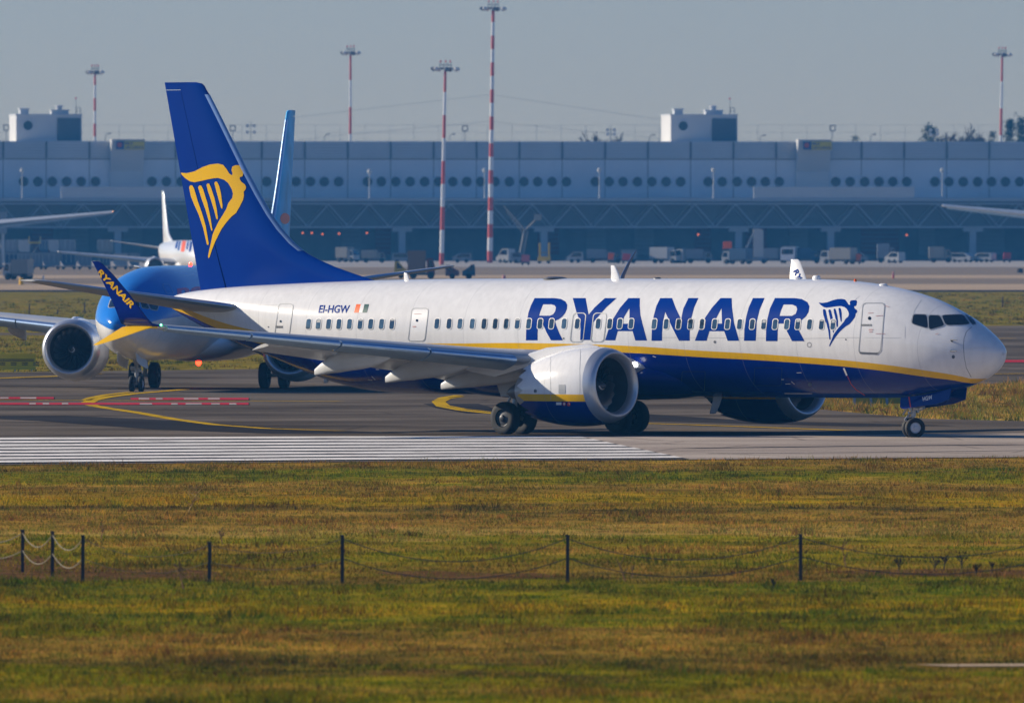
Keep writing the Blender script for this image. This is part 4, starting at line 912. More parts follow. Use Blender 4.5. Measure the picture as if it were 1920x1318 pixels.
for i, (px, yb, hp_) in enumerate(((1685,1070,14),(1752,1070,16),(1770,1068,18),(1803,1066,20),(1830,1078,12),(1450,1102,9),(1860,1074,12))):
    weed(px, yb, hp_, .1, ['low dark weed first right of the right post','dark knotted weed under the right hand rope','dark weed with two heads by the rope','largest dark weed clump under the right rope','low dark weed at the right','low dark weed in front of the right post','last dark weed clump before the right edge'][i], 8, WEEDG, 1.3)
# ------------------------------------------------------------------ signs, markers and posts in the mid ground
SY = mat('sign_yellow', (.78,.55,.006), .5, var=.06, scale=2); SB = mat('sign_black', (.02,.02,.02), .6)
p = gp(28, 696); s = p.y/F_PX
sg = empty('airfield_sign', p, 0, 'yellow airfield sign with black bars in the grass at the left edge', 'sign')
w2 = 39*s; zt_, zb_ = 33*s, 3*s
MB().box(-w2*1.2, w2, -.08, .08, zb_, zt_).build('panel', SY, sg, smooth=0)
mb = MB()
for y0, y1 in ((673.2,674.6),(676,677.4)): mb.box(-w2*1.2 + .03, w2*.92, -.095, -.085, (696 - y1)*s, (696 - y0)*s)
for k in range(-2, 3):
    for y0, y1 in ((679.6,681.2),(683,684.6)): mb.box((k*21 - 11 + 3)*s, (k*21 + 3)*s, -.095, -.085, (696 - y1)*s, (696 - y0)*s)
mb.build('bars', SB, sg, smooth=0)
for x in (-w2, 0, w2*.8): MB().box(x - .04, x + .04, -.04, .04, -.05, zb_).build('leg', M['strut'], sg, smooth=0)
p = gp(1645, 762); s = p.y/F_PX
sg = empty('airfield_sign', p, 0, 'long yellow green sign half hidden under the nose of the near jet', 'sign')
MB().box(-47*s, 48*s, -.06, .06, 5*s, 26*s).build('panel', mat('sign_olive', (.24,.25,.02), .5), sg, smooth=0)
for x in (-43, -12, 18, 47): MB().box(x*s - .05, x*s + .05, -.10, -.07, -.03, 22*s).build('leg', mat('leg_blue', (.20,.30,.42), .5), sg, smooth=0)
def marker(name, px, yb, hpx, wpx, m_, lab, m2=None):
    p = gp(px, yb); s = p.y/F_PX; t_ = empty(name, p, 0, lab, 'marker'); h, r = hpx*s, wpx*s/2
    MB().lathe([(-.05, r*1.25),(h*.06, r*1.25),(h*.07, r),(h*.5, r*.95)], (0,0,0), (0,0,1), 12, True, True).build('lower_body', m_, t_)
    MB().lathe([(h*.5, r*.95),(h*.93, r*.85),(h, r*.3)], (0,0,0), (0,0,1), 12, True, True).build('upper_body', m2 or m_, t_)
WOOD = mat('wood_stake', (.07,.055,.045), .9)
marker('stake', 55,589,20,2.6,WOOD,'dark stake in the grass left of the blue jet, nearer the left edge'); marker('stake',158.5,587,21,2.6,WOOD,'dark stake in the grass just left of the blue jet nose'); marker('stake',108,588,8,3,WOOD,'short stump between the two dark stakes at left')
marker('stake',1880,576,20,3,WOOD,'dark crooked stake in the grass right of the flight deck'); marker('marker_cone',1675,522,13,4,M['red'],'small red and white marker post on the far taxiway verge',mat('faded_red',(.5,.2,.2),.6)); marker('marker_cone',1768,488,8,3,M['white'],'small white marker on the apron edge below the right mast')
marker('marker_box',40,534,13,9,M['yellow'],'small yellow marker box left of the white tailplane tip'); marker('marker_cone',81,525,9,3,M['white'],'tiny white marker beside the yellow marker box'); marker('marker_cone',945,524,8,7,mat('pink_marker',(.6,.25,.25),.6),'small pink marker seen over the roof of the near jet'); marker('marker_box',1912,512,9,13,WOOD,'low dark box at the right edge of the far taxiway')

# ------------------------------------------------------------------ cargo terminal
BD = 2760.0; yaw = R(7)
term = empty('cargo_terminal', (0, BD, 0), yaw, 'long grey cargo terminal with round windows and a truss canopy across the whole background', 'building')
def bx(px): t = (px - 960)/F_PX; return t*BD/(math.cos(yaw) - t*math.sin(yaw))
bz = lambda y: CAM_H - (y - Y_H)*BD/F_PX
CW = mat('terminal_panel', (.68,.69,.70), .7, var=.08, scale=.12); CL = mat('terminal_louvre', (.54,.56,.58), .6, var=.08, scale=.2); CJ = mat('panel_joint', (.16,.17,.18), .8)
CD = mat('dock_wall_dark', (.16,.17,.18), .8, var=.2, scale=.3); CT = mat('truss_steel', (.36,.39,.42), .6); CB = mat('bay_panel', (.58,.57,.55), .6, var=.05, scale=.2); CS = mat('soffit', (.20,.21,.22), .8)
XL, XR = -135, 135
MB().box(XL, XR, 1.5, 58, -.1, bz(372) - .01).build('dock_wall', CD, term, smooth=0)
mb = MB()
for k in range(6):
    z0 = bz(297 - k*5.3); mb.box(XL, XR, -.30, -.003, z0 + .12, z0 + .40)
mb.build('louvre_band', CL, term, smooth=0)
mb = MB().box(XL, XR, 0, 60, bz(372), bz(265.5)); mb.mi = 1
for k in range(-19, 20):
    x = k*7.05 + 1.2; mb.box(x - .06, x + .06, -.02, .02, bz(371), bz(298)); mb.box(x - .16, x + .16, -.34, -.003, bz(297), bz(266))
mb.build('wall', [CW, CJ], term, smooth=0, fix=False)
MB().box(XL, XR, -.12, -.003, bz(299.5), bz(297.8)).build('string_course', CJ, term, smooth=0)
rw = [44,71,98,125,152,179,285,312,339,500,527,555,582,608,635,689,715,742,769,796,822,849,875,901,928,955,982,1008,1035,1062,1116,1142,1168,1195,1222,1249,1276,1328,1354,1382,1409,1435,1461,1567,1594,1621,1648,1674,1700,1753,1779,1806,1833,1859,1885,1912,1938,-10,-36]
GD = mat('dark_round_glass', (.02,.03,.045), .25)
for px in rw:
    c = Vector((bx(px), 0, bz(341)))
    wo = MB().lathe([(-.01,.93),(.12,.93),(.12,.80),(.06,.78)], c, (0,-1,0), 24).build('round_window', CL, term)
    MB().lathe([(.02,.80),(.05,.79),(.055,.01)], c, (0,-1,0), 24).build('pane', GD, wo)
# two projecting bays with company signs
BS = mat('sign_blue', (.015,.05,.20), .5); BR = mat('sign_red', (.5,.05,.04), .5); BY = mat('sign_board_yellow', (.62,.47,.03), .5)
for x0, x1, xs in ((206, 268, 214), (1492, 1554, 1501)):
    a, b = bx(x0), bx(x1)
    mb = MB(); top, bot = bz(262), bz(368)
    prof = [(0, bot), (-.5, bot), (-.5, bz(322)), (-3.2, top), (0, top)]
    mb.ring_loft([[Vector((a, y, z)) for y, z in prof], [Vector((b, y, z)) for y, z in prof]], True, True, True)
    bay = mb.build('entrance_bay', CB, term, smooth=0)
    # the sign board stands proud of the sloping face
    yf = -3.35
    sx = lambda px: bx(px)
    MB().box(sx(xs), sx(xs + 15), yf, yf + .12, bz(281), bz(266)).build('sign_emblem', BS, bay, smooth=0)
    MB().lathe([(0,.42),(.03,.42),(.03,.01)], ((sx(xs) + sx(xs + 15))/2 - .1, yf - .002, bz(272.5)), (0,-1,0), 16).build('emblem_dot', BR, bay)
    bd = MB().box(sx(xs + 15.5), sx(xs + 53), yf, yf + .12, bz(281), bz(266)).build('sign_board', BY, bay, smooth=0)
    for txt, y0, y1, xa, xb in (('MLE', 272.3, 267.5, xs + 17, xs + 31), ('AIR CARGO', 279.8, 274.5, xs + 17, xs + 51.5)):
        bm = text_mesh(txt, 0, .02); 
        for v in bm.verts: v.co = (sx(xa) + (sx(xb) - sx(xa))*v.co.x, yf - .02, bz(y0) + (bz(y1) - bz(y0))*v.co.y)
        me = bpy.data.meshes.new('lettering'); bm.to_mesh(me); bm.free(); me.materials.append(BS); o = bpy.data.objects.new('lettering', me); COL.objects.link(o); o.parent = bd
# canopy: roof slab, parapets, truss, columns
CY = -15.0
MB().box(XL, XR, CY, -.4, bz(378), bz(372)).build('canopy_roof', CT, term, smooth=0)
for x0, x1 in ((98, 345), (1390, 1690)): MB().box(bx(x0), bx(x1), CY + .3, CY + .5, bz(372) + .005, bz(351)).build('canopy_parapet', CB, term, smooth=0)
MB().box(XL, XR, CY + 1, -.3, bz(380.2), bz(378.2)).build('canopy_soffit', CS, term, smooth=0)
mb = MB(); zt2, zb2 = bz(381), bz(426)
for yy in (CY + .2, CY + 7):
    mb.box(XL, XR, yy - .12, yy + .12, zt2 - .25, zt2); mb.box(XL, XR, yy - .14, yy + .14, zb2 - .14, zb2 + .14)
    k = 0; x = XL
    while x < XR - 3.3:
        mb.bar((x, yy, zt2 - .2 if k % 2 else zb2), (x + 3.33, yy, zb2 if k % 2 else zt2 - .2), .09, .09, 6)
        x += 3.33; k += 1
mb.build('canopy_truss', CT, term, smooth=0)
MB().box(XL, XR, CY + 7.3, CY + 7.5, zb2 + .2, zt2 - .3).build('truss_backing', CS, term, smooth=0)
for px in (-40, 205, 470, 735, 1000, 1363, 1535, 1800, 2000):
    x = bx(px); mb = MB().box(x - .55, x + .55, CY + .7, CY + 1.8, -.1, zb2 - .15)
    mb.box(x - 1.6, x + 1.6, CY + .5, CY + 2.0, zb2 - .75, zb2 - .151); mb.build('canopy_column', CT, term, smooth=0)
CLAMP = mat('canopy_lamp', (.9,.2,.05), .3, emit=(1,.22,.06), es=.9)
for px, py in ((560,437),(577,437),(597,439),(628,438),(680,437),(512,438),(1300,440),(1690,441)): MB().lathe([(0,.16),(.1,.16),(.15,.02)], (bx(px), -6, bz(py)), (0,-1,0), 10, True).build('canopy_lamp', CLAMP, term)
MAR = mat('dock_door_maroon', (.16,.025,.03), .6, var=.1, scale=.4); GRD = mat('dock_door_grey', (.22,.24,.26), .6)
for px, w_, m_ in ((81,40,MAR),(150,34,GRD),(250,36,GRD),(660,36,GRD),(720,30,MAR),(1030,40,MAR),(1120,36,GRD),(1210,36,GRD),(1320,30,MAR),(1420,40,MAR),(1500,34,GRD),(1652,72,MAR),(1740,30,GRD),(1860,50,GRD)):
    a, b = bx(px - w_/2), bx(px + w_/2); d = MB().box(a, b, 1.36, 1.497, 1.0, bz(428)).build('dock_door', m_, term, smooth=0)
    mb = MB()
    for q in range(1, 6): z = 1 + (bz(428) - 1)*q/6; mb.box(a + .05, b - .05, 1.33, 1.358, z - .04, z + .04)
    mb.build('door_ribs', CJ, d, smooth=0)
# roof blocks
for x0, x1, yt, rx, d0, d1, lv in ((17, 152, 216.5, 50, 105, 152, 222), (1247, 1384, 216, 1281, 1335, 1384, 222)):
    x0 += 9.5; x1 += 8; rx += 9; d0 += 9; a, b = bx(x0) + .9, bx(x1); z0, z1 = bz(265.5), bz(yt)
    blk = MB().box(a, b, 6, 18, z0 - .2, z1).build('roof_block', CB, term, smooth=0)
    MB().box(a - .12, b + .12, 5.88, 18.12, z1, z1 + .18).build('coping', CL, blk, smooth=0)
    MB().lathe([(0,.95),(.14,.95),(.14,.78),(.04,.76)], (bx(rx), 5.999, bz(236)), (0,-1,0), 24).build('round_window', CL, blk)
    MB().lathe([(.03,.77),(.035,.01)], (bx(rx), 5.99, bz(236)), (0,-1,0), 24).build('pane', GD, blk)
    lb = MB().box(bx(d0), b - .2, 5.86, 5.995, z0 + .1, bz(lv)).build('louvre_panel', mat('louvre_dark', (.10,.115,.14), .7), blk, smooth=0)
    mb = MB()
    for q in range(9): z = z0 + .2 + q*.42; mb.box(bx(d0) + .05, b - .25, 5.78, 5.858, z, z + .1)
    mb.build('louvre_blades', CJ, lb, smooth=0)
    for u0, u1, hh in ((x0 + 20, x0 + 36, 10.5), (x0 + 79, x0 + 111, 8)):
        q = bx(u0), bx(u1); MB().box(q[0], q[1], 8, 10.5, z1 + .2, z1 + .2 + hh*.07).box(q[0] - .15, q[1] + .15, 7.85, 10.65, z1 + .2 + hh*.07, z1 + .2 + hh*.087).build('vent_unit', CL, blk, smooth=0)
    MB().lathe([(0,.5),(.5,.5),(.6,.7),(.75,.6),(.85,.1)], (bx(x0 + 94), 9, z1 + .8), (0,0,1), 14).build('roof_fan', CL, blk)
    m0 = Vector((bx(x0 + 126), 9, z1 + .18)); mb = MB().bar(m0, m0 + Vector((0,0,2.5)), .06, .03, 6)
    for dx in (-.35, .35): mb.bar(m0 + Vector((dx + .4, 0, 0)), m0 + Vector((dx + .4, 0, 1.05)), .05, .05, 5)
    mb.bar(m0 + Vector((.05, 0, 1.05)), m0 + Vector((.75, 0, 1.05)), .05, .05, 5); mb.bar(m0 + Vector((.05, 0, .5)), m0 + Vector((.75, 0, .5)), .04, .04, 5)
    mb.build('roof_ladder_mast', CJ, blk); MB().lathe([(0,.14),(.15,.16),(.3,.05)], m0 + Vector((0,0,2.45)), (0,0,1), 8).build('warning_lamp', M['red'], blk)
# lamp posts standing on the canopy edge, lit by the sun
LP = mat('lamp_post_pale', (.62,.60,.55), .6)
lpl = ['left end of the facade','gap left of the middle round windows','left of the tallest mast','right of the tallest mast near the facade centre','left of the right sign bay windows','right part of the facade near the far wing']
for (px, yt), lab in zip(((27,316),(675,318),(890,316),(1104,315),(1317,315),(1744,315)), lpl):
    t_ = empty('lamp_post', term.matrix_basis @ Vector((bx(px), -13.5, bz(372))) , yaw, 'pale lamp post on the canopy, ' + lab, 'lamp post', 'lamp posts on the terminal canopy')
    h = (372 - yt)*.0866
    MB().lathe([(0,.16),(.1,.16),(.15,.10),(h - .6, .07)], (0,0,0), (0,0,1), 10, True, True).build('pole', LP, t_)
    MB().lathe([(h - .75,.12),(h - .6,.30),(h - .15,.34),(h, .10)], (0,0,0), (0,0,1), 12, True, True).build('lamp_head', LP, t_)
DK = mat('fixture_dark', (.10,.11,.13), .6)
def roof_pt(px, back=3.0): return term.matrix_basis @ Vector((bx(px), back, bz(265.5)))
for (px, yt, kind), lab in zip(((15,235,'sq'),(440,236,'sq'),(474,228,'four'),(876,236,'sq'),(1566,235,'sq'),(201,251,'arm'),(612,252,'arm'),(847,252,'arm'),(1222,253,'arm'),(1430,254,'arm'),(1150,240,'four'),(1637,252,'arm'),(1756,240,'four')),
    ('square floodlight frame at the left end of the roof','square floodlight frame just right of the blue tail','four lamp cluster on a thin roof pole','square floodlight frame on the roof left of the tallest mast','square floodlight frame right of the right sign','small hooked lamp by the left sign','small hooked lamp left of the middle striped mast','small hooked lamp between the two middle masts','small hooked lamp left of the right roof block','small hooked lamp right of the right roof block','four lamp cluster beside the bare bush on the roof line','small hooked lamp left of the right trees','four lamp cluster among the right trees')):
    p = roof_pt(px); h = (265.5 - yt)*.0871
    t_ = empty('roof_light', p, 0, lab, 'roof light', 'small lights along the terminal roof')
    if kind == 'sq':
        MB().bar((0,0,0), (0,0,h - .9), .05, .05, 6).build('pole', DK, t_); mb = MB(); s = .42; c = h - .45
        for q in ((-1,-1,1,-1),(1,-1,1,1),(1,1,-1,1),(-1,1,-1,-1)): mb.bar((q[0]*s,0,c + q[1]*s), (q[2]*s,0,c + q[3]*s), .09, .09, 6)
        mb.build('frame', DK, t_)
    elif kind == 'four':
        MB().bar((0,0,0), (0,0,h), .05, .04, 6).build('pole', DK, t_)
        for dx, dz in ((-.55,.62),(.55,.62),(-.55,.30),(.55,.30)): MB().lathe([(-.2,.12),(0,.3),(.12,.3),(.14,.02)], (dx,0,h*dz + .5), (0,-1,0), 12, True).build('lamp_head', LP, t_)
        MB().bar((-.6,0,h*.62 + .5), (.6,0,h*.62 + .5), .04, .04, 5).bar((-.6,0,h*.3 + .5), (.6,0,h*.3 + .5), .04, .04, 5).build('cross_arm', DK, t_)
    else:
        MB().tube([Vector((0,0,0)), Vector((0,0,h*.6)), Vector((.15,0,h*.9)), Vector((.5,0,h))], .05, 6).build('pole', DK, t_)
        MB().box(.4,.95,-.12,.12,h - .08,h + .08).build('lamp_head', DK, t_, smooth=0)
# ------------------------------------------------------------------ red and white floodlight masts
MR = mat('mast_red', (.58,.06,.035), .5); MW = mat('mast_white', (.74,.74,.73), .5)
def mast(px, ytop, depth, rad, nb, first, lean, head, lab):
    p = at(px, ytop, depth); H = p.z; t_ = empty('floodlight_mast', (p.x, p.y, 0), 0, lab, 'floodlight mast', 'red and white floodlight masts')
    t_.rotation_euler = (0, lean, 0)
    mb = MB(); z = H; k = 0; step = first
    while z > 0:
        z0 = max(z - step, 0); mb.mi = k % 2; r = lambda q: rad*(1 - .45*q/H)
        mb.lathe([(z0, r(z0)), (z, r(z))], (0,0,0), (0,0,1), 12); z = z0; k += 1
    mb.mi = 0; mb.build('pole', [MR, MW], t_, fix=True)
    w_ = head
    hb = MB().lathe([(H - .1, .55),(H + .1, w_*.62),(H + .22, w_*.62),(H + .25,.3)], (0,0,0), (0,0,1), 20, True, True)
    for q in (-.75, -.25, .35, .8): hb.bar((w_*.5*q, 0, H + .2), (w_*.5*q, 0, H + .95), .05, .05, 5)
    hb.bar((-w_*.45,0,H + .62), (w_*.45,0,H + .62), .06, .06, 5)
    hb.build('head_frame', DK, t_)
    n = 7
    for k in range(n):
        a = math.pi*2*k/n + .3; c = Vector((math.cos(a)*w_*.92, math.sin(a)*w_*.92, H - .05))
        MB().lathe([(-.35,.14),(-.1,.34),(.18,.36),(.2,.05)], c, (math.cos(a)*.5, math.sin(a)*.5, -.75), 10, True, True).bar(c, (c.x*.4, c.y*.4, H + .1), .07, .07, 5).build('floodlight', DK if k % 2 else LP, t_)
    for q in (-.7, .05, .7): MB().lathe([(0,.1),(.3,.12),(.4,.02)], (w_*.5*q, 0, H + .95), (0,0,1), 8).build('warning_lamp', M['red'], t_)
mast(177, 136, 2900, .34, 7, 2.2, R(.2), 1.45, 'shorter striped floodlight mast at the far left beside the roof block')
mast(656, 100, 2880, .33, 7, 4.6, R(.2), 1.6, 'slender faded floodlight mast left of centre behind the terminal roof')
mast(828, 130, 2540, .36, 7, 3.45, R(1.1), 2.1, 'striped floodlight mast standing in front of the terminal left of the tallest')
mast(918.5, 17, 2640, .44, 7, 2.10, R(.75), 2.0, 'tallest striped floodlight mast, near the picture centre, reaching the top edge')
mast(1872.5, 103, 2900, .34, 7, 4.6, R(1.0), 1.6, 'striped floodlight mast at the far right among bare trees')
# net fence along the skyline and a faint power line
NT = mat('net_wire', (.30,.32,.35), .8)
nf = empty('net_fence', (0, 2960, 0), 0, 'tall thin net fence behind the terminal roof along the skyline', 'fence')
zz = at(0, 235, 2960).z; mb = MB()
for k in range(-30, 31): mb.bar((k*4.3, 0, 0), (k*4.3, 0, zz), .035, .035, 4)
mb.build('fence_posts', NT, nf); mb = MB()
for q in (0, 1.3, 2.6): mb.bar((-130, 0, zz - q), (130, 0, zz - q), .02, .02, 4)
mb.build('net_wires', NT, nf)
for (a, m1, b, lab) in (((540,222,2980),(920,178,2980),(1260,228,2980),'upper faint overhead wire crossing the hazy sky'), ((560,262,2980),(920,228,2980),(1250,262,2980),'lower faint overhead wire just above the roof')):
    pts = [at(*a).lerp(at(*m1), q/8) for q in range(9)] + [at(*m1).lerp(at(*b), q/8) for q in range(1, 9)]
    tag(MB().tube(pts, .03, 4).build('overhead_wire', NT, None), lab, 'wire')
# ------------------------------------------------------------------ trees behind the terminal
BARK = mat('bark', (.09,.07,.06), .9, var=.2); TW = mat('twigs', (.10,.07,.055), .9); FO = mat('conifer_leaf', (.035,.06,.03), .8, var=.4, scale=.6); FO2 = mat('bush_leaf', (.05,.065,.03), .8, var=.4, scale=.6)
def bare_tree(px, ytop, depth, wpx, lab, seed):
    p = at(px, ytop, depth); H = p.z; rd = random.Random(seed); t_ = empty('bare_tree', (p.x, p.y, 0), 0, lab, 'tree', 'trees behind the terminal roof'); W = wpx*depth/F_PX/2
    tr = MB().bar((0,0,-.1), (0,0,H*.55), .28, .16, 8); tr.build('trunk', BARK, t_); mb = MB()
    def br(a, d, ln, r, lv):
        b = a + d*ln; mb.bar(a, b, max(r*2.0,.06), max(r*1.2,.05), 4)
        if lv == 0: return
        for k in range(4 if lv > 1 else 5):
            nd = (d + Vector((rd.uniform(-1,1), rd.uniform(-1,1), rd.uniform(-.25,.7)))*.75).normalized()
            br(a.lerp(b, rd.uniform(.45, 1)), nd, ln*rd.uniform(.5,.75), r*.55, lv - 1)
    for k in range(10):
        a = rd.uniform(0, 6.28); br(Vector((0,0,H*rd.uniform(.45,.66))), Vector((math.cos(a)*.7*W/3.0, math.sin(a)*.5, 1)).normalized(), H*.17, .12, 3)
    mb.build('crown', TW, t_, smooth=0)
def leaf_tree(px, ytop, depth, wpx, lab, seed, cone=True, m_=None):
    p = at(px, ytop, depth); H = p.z; rd = random.Random(seed); t_ = empty('conifer' if cone else 'bushy_tree', (p.x, p.y, 0), 0, lab, 'tree', 'trees behind the terminal roof'); W = wpx*depth/F_PX/2
    MB().bar((0,0,-.1), (0,0,H*.9), .3, .06, 8).build('trunk', BARK, t_); mb = MB()
    cl = []
    for k in range(260):
        u = rd.random()**.7; z = H*(.35 + .65*u); rr = W*((1 - u)*1.0 + .10) if cone else W*math.sqrt(max(0, 1 - (u*1.7 - .75)**2))
        a = rd.uniform(0, 6.28); q = rd.random()**.5*rr*rd.uniform(.7,1.25); cl.append((Vector((math.cos(a)*q, math.sin(a)*q, z)), W*rd.uniform(.16,.32)))
    for c, s in cl:
        for k in range(9):
            o = c + Vector((rd.gauss(0,1), rd.gauss(0,1), rd.gauss(0,.7)))*s*.8; d = Vector((rd.uniform(-1,1), rd.uniform(-1,1), rd.uniform(-.5,.8)))*s*.55; e = d.orthogonal().normalized()*s*.22
            mb.poly([o - d, o + e, o + d, o - e])
    mb.build('crown', m_ or FO, t_, smooth=0, fix=False)
leaf_tree(1742, 236, 2940, 44, 'dark rounded tree over the roof left of the right bare trees', 3, False, FO2); bare_tree(1788, 226, 2950, 46, 'widest bare tree on the roof line left of the right mast', 5); bare_tree(1815, 234, 2930, 30, 'smaller bare tree close to the right mast', 6); bare_tree(1838, 244, 2945, 30, 'lowest bare tree just left of the right mast', 8)
leaf_tree(1893, 226, 2950, 40, 'dark conifer right of the right mast', 9); leaf_tree(1915, 222, 2960, 44, 'dark conifer at the right edge', 10); leaf_tree(1861, 247, 2935, 22, 'small dark bush at the foot of the right mast', 12, False, FO2); leaf_tree(1604, 257, 2935, 22, 'low green treetop peeping over the roof right of the right sign', 14, False, FO2)
bare_tree(1132, 238, 2930, 54, 'reddish bare tree over the roof between centre and right roof block', 15)
# ------------------------------------------------------------------ apron vehicles and cargo
def col(c, r=.5): return mat('vehicle_paint', c, r, var=.05)
GLS = M['cockpit']
def wheels(t_, xs, w_, r):
    for x in xs:
        for y in (-w_/2, w_/2): MB().lathe([(-.12,.01),(-.12,r*.8),(-.08,r),(.08,r),(.12,r*.8),(.12,.01)], (x, y, r), (0,1,0), 14).build('wheel', M['tyre'], t_)
def truck(px, yb, Ln, H, cab, box, d, lab, cat='truck', name='box_truck', rz=0):
    p = gp(px, yb); t_ = empty(name, p, rz, lab, cat, 'vehicles on the cargo apron'); W = 2.3; cl = min(1.7, Ln*.3); x0, x1 = -Ln/2, Ln/2
    f = lambda a, b: (a, b) if d > 0 else (-b, -a)
    q = f(x0, x1 - cl - .12); MB().box(*q, -W/2, W/2, .75, H).build('cargo_box', box, t_, smooth=0)
    mb = MB(); ch = min(H*.82, 2.4); pr = [(x1 - cl, .45), (x1, .45), (x1, ch*.55), (x1 - .28, ch), (x1 - cl, ch)]
    cabo = MB().prism([(x*d, -W*.46, z) for x, z in pr], (0, W*.92, 0)).build('cab', cab, t_, smooth=0)
    MB().prism([(x*d, -W*.47, z) for x, z in ((x1 - cl*.75, ch*.55), (x1 - .12, ch*.57), (x1 - .36, ch*.92), (x1 - cl*.75, ch*.92))], (0, W*.94, 0)).build('window', GLS, cabo, smooth=0)
    MB().prism([((x1 + .01)*d, -W*.40, ch*.58), ((x1 + .01)*d, W*.40, ch*.58), ((x1 - .26)*d, W*.40, ch*.95), ((x1 - .26)*d, -W*.40, ch*.95)], (.02*d, 0, .01)).build('windscreen', GLS, cabo, smooth=0)
    q = f(x0 + .1, x1 - .1); MB().box(*q, -W*.35, W*.35, .42, .74).build('chassis', M['steel'], t_, smooth=0); wheels(t_, (x0 + Ln*.2, x1 - cl*.5), W*.86, .42); return t_
def van(px, yb, Ln, H, c, d, lab, name='van', rz=0):
    p = gp(px, yb); t_ = empty(name, p, rz, lab, 'van' if name == 'van' else 'car', 'vehicles on the cargo apron'); W = 1.9; x = Ln/2
    pr = [(-x, .35), (x, .35), (x, .95), (x - .35, 1.08), (x - 1.1, H), (-x + .08, H), (-x, 1.1)]
    b = MB().prism([(a*d, -W/2, z) for a, z in pr], (0, W, 0)).build('body', c, t_, smooth=0)
    MB().prism([(a*d, -W/2 - .02, z) for a, z in ((-x + .3, H*.58), (x - .6, H*.58), (x - 1.15, H*.93), (-x + .3, H*.93))], (0, W + .04, 0)).build('window', GLS, b, smooth=0); wheels(t_, (-x + .8, x - .8), W*.88, .34)
def uld(p, Wd, H, m_, lab, grp, z=0):
    t_ = empty('cargo_container', (p.x, p.y, z), 0, lab, 'container', grp); x = Wd/2
    b = MB().prism([(-x + .35, -.75, .04), (x, -.75, .04), (x, -.75, H), (-x, -.75, H), (-x, -.75, .45)], (0, 1.5, 0)).build('shell', m_, t_, smooth=0); mb = MB()
    for u in (-.98, -.33, .33, .96): mb.box(x*u - .03, x*u + .03, -.80, -.753, .5, H - .02)
    mb.box(-x, x, -.81, -.755, H - .1, H - .03); mb.build('door_frame', M['strut'], b, smooth=0)
def dolly(p, Wd, lab):
    t_ = empty('cargo_dolly', p, 0, lab, 'dolly', 'low dollies carrying containers'); MB().box(-Wd/2, Wd/2, -.8, .8, .32, .46).build('deck', M['steel'], t_, smooth=0)
    MB().bar((Wd/2,0,.38), (Wd/2 + .7,0,.30), .05, .05, 6).build('drawbar', M['steel'], t_); wheels(t_, (-Wd*.36, Wd*.36), 1.4, .2)
cG, cW, cBl, cP = col((.20,.22,.25)), col((.42,.42,.41)), col((.03,.07,.14)), col((.27,.25,.215))
# raised rack with containers, then a nearer row on dollies
rk = gp(95, 493.5); t_ = empty('loading_rack', rk, 0, 'long steel roller rack holding the upper row of containers at left', 'rack')
s = rk.y/F_PX; MB().box(-100*s, 122*s, -1, 1, 1.52, 1.68).build('deck', M['steel'], t_, smooth=0)
for k in range(-4, 6): MB().box(k*24*s - .08, k*24*s + .08, -.9, .9, 0, 1.518).build('leg', M['steel'], t_, smooth=0)
for px, w_, m_, lab in ((0,22,cG,'grey container at the left end of the raised rack'),(20,24,cG,'dull grey container second on the raised rack'),(45,22,cW,'whitish container third on the raised rack'),(82,16,cBl,'dark blue container on the raised rack'),(101,19,cW,'brightest white container in the middle of the raised rack'),(127,29,cG,'wide grey container right of the bright one on the raised rack'),(197,29,cP,'beige container alone at the right end of the raised rack')):
    q = gp(px, 493.5); uld(q, w_*s, 1.95, m_, lab, 'containers on the raised rack', 1.681)
lw = col((.60,.42,.03)); q = gp(65, 494.5)
t_ = empty('lift_loader', q, 0, 'yellow scissor loader among the left containers', 'loader'); MB().box(-.8,.8,-1,1,.4,.75).build('chassis', lw, t_, smooth=0); MB().bar((-.7,-.6,.75),(.7,-.6,3.1),.08).bar((.7,-.6,.75),(-.7,-.6,3.1),.08).bar((-.7,.6,.75),(.7,.6,3.1),.08).build('scissor_arms', M['steel'], t_); MB().box(-.9,.9,-1.1,1.1,3.1,3.35).build('platform', lw, t_, smooth=0)
MB().box(-.9,-.82,-1.1,1.1,3.351,4.2).build('railing', lw, t_, smooth=0); MB().box(.82,.9,-1.1,1.1,3.351,4.2).build('railing', lw, t_, smooth=0); wheels(t_, (-.5,.5), 1.7, .25)
lrow = [(-8,24,cG),(22,26,cBl),(45,24,cG),(70,20,cG),(97,31,cG),(129,27,cBl),(159,25,cG),(197,20,cBl),(226,26,cW),(252,18,cG)]
ln = ['grey container on the dolly at the left edge','dark blue container on a dolly behind the small white truck','grey container on a dolly right of the small white truck','narrow grey container on a dolly under the yellow loader','wide pale container on a dolly below the bright rack container','blue container on a dolly left of the yellow lettered winglet','grey container on a dolly directly behind the winglet tip','dark blue container on a dolly right of the winglet tip','whitish container on a dolly under the long wing','narrow grey container on the last dolly before the white jet']
for (px, w_, m_), lab in zip(lrow, ln):
    q = gp(px, 505.5); s5 = q.y/F_PX; uld(q, w_*s5, 1.75, m_, lab, 'containers on low dollies', .465); dolly(q, w_*s5*1.05, 'low dark dolly under the ' + lab.split(' on ')[0] + ' ' + {0:'at the left edge'}.get(px, lab.split(' dolly ')[-1] if ' dolly ' in lab else lab.split('dolly ')[-1]))
truck(34, 525, 3.0, 2.35, cW, cP, -1, 'small white cab truck with beige box, alone on the far taxiway at left', rz=-.3)
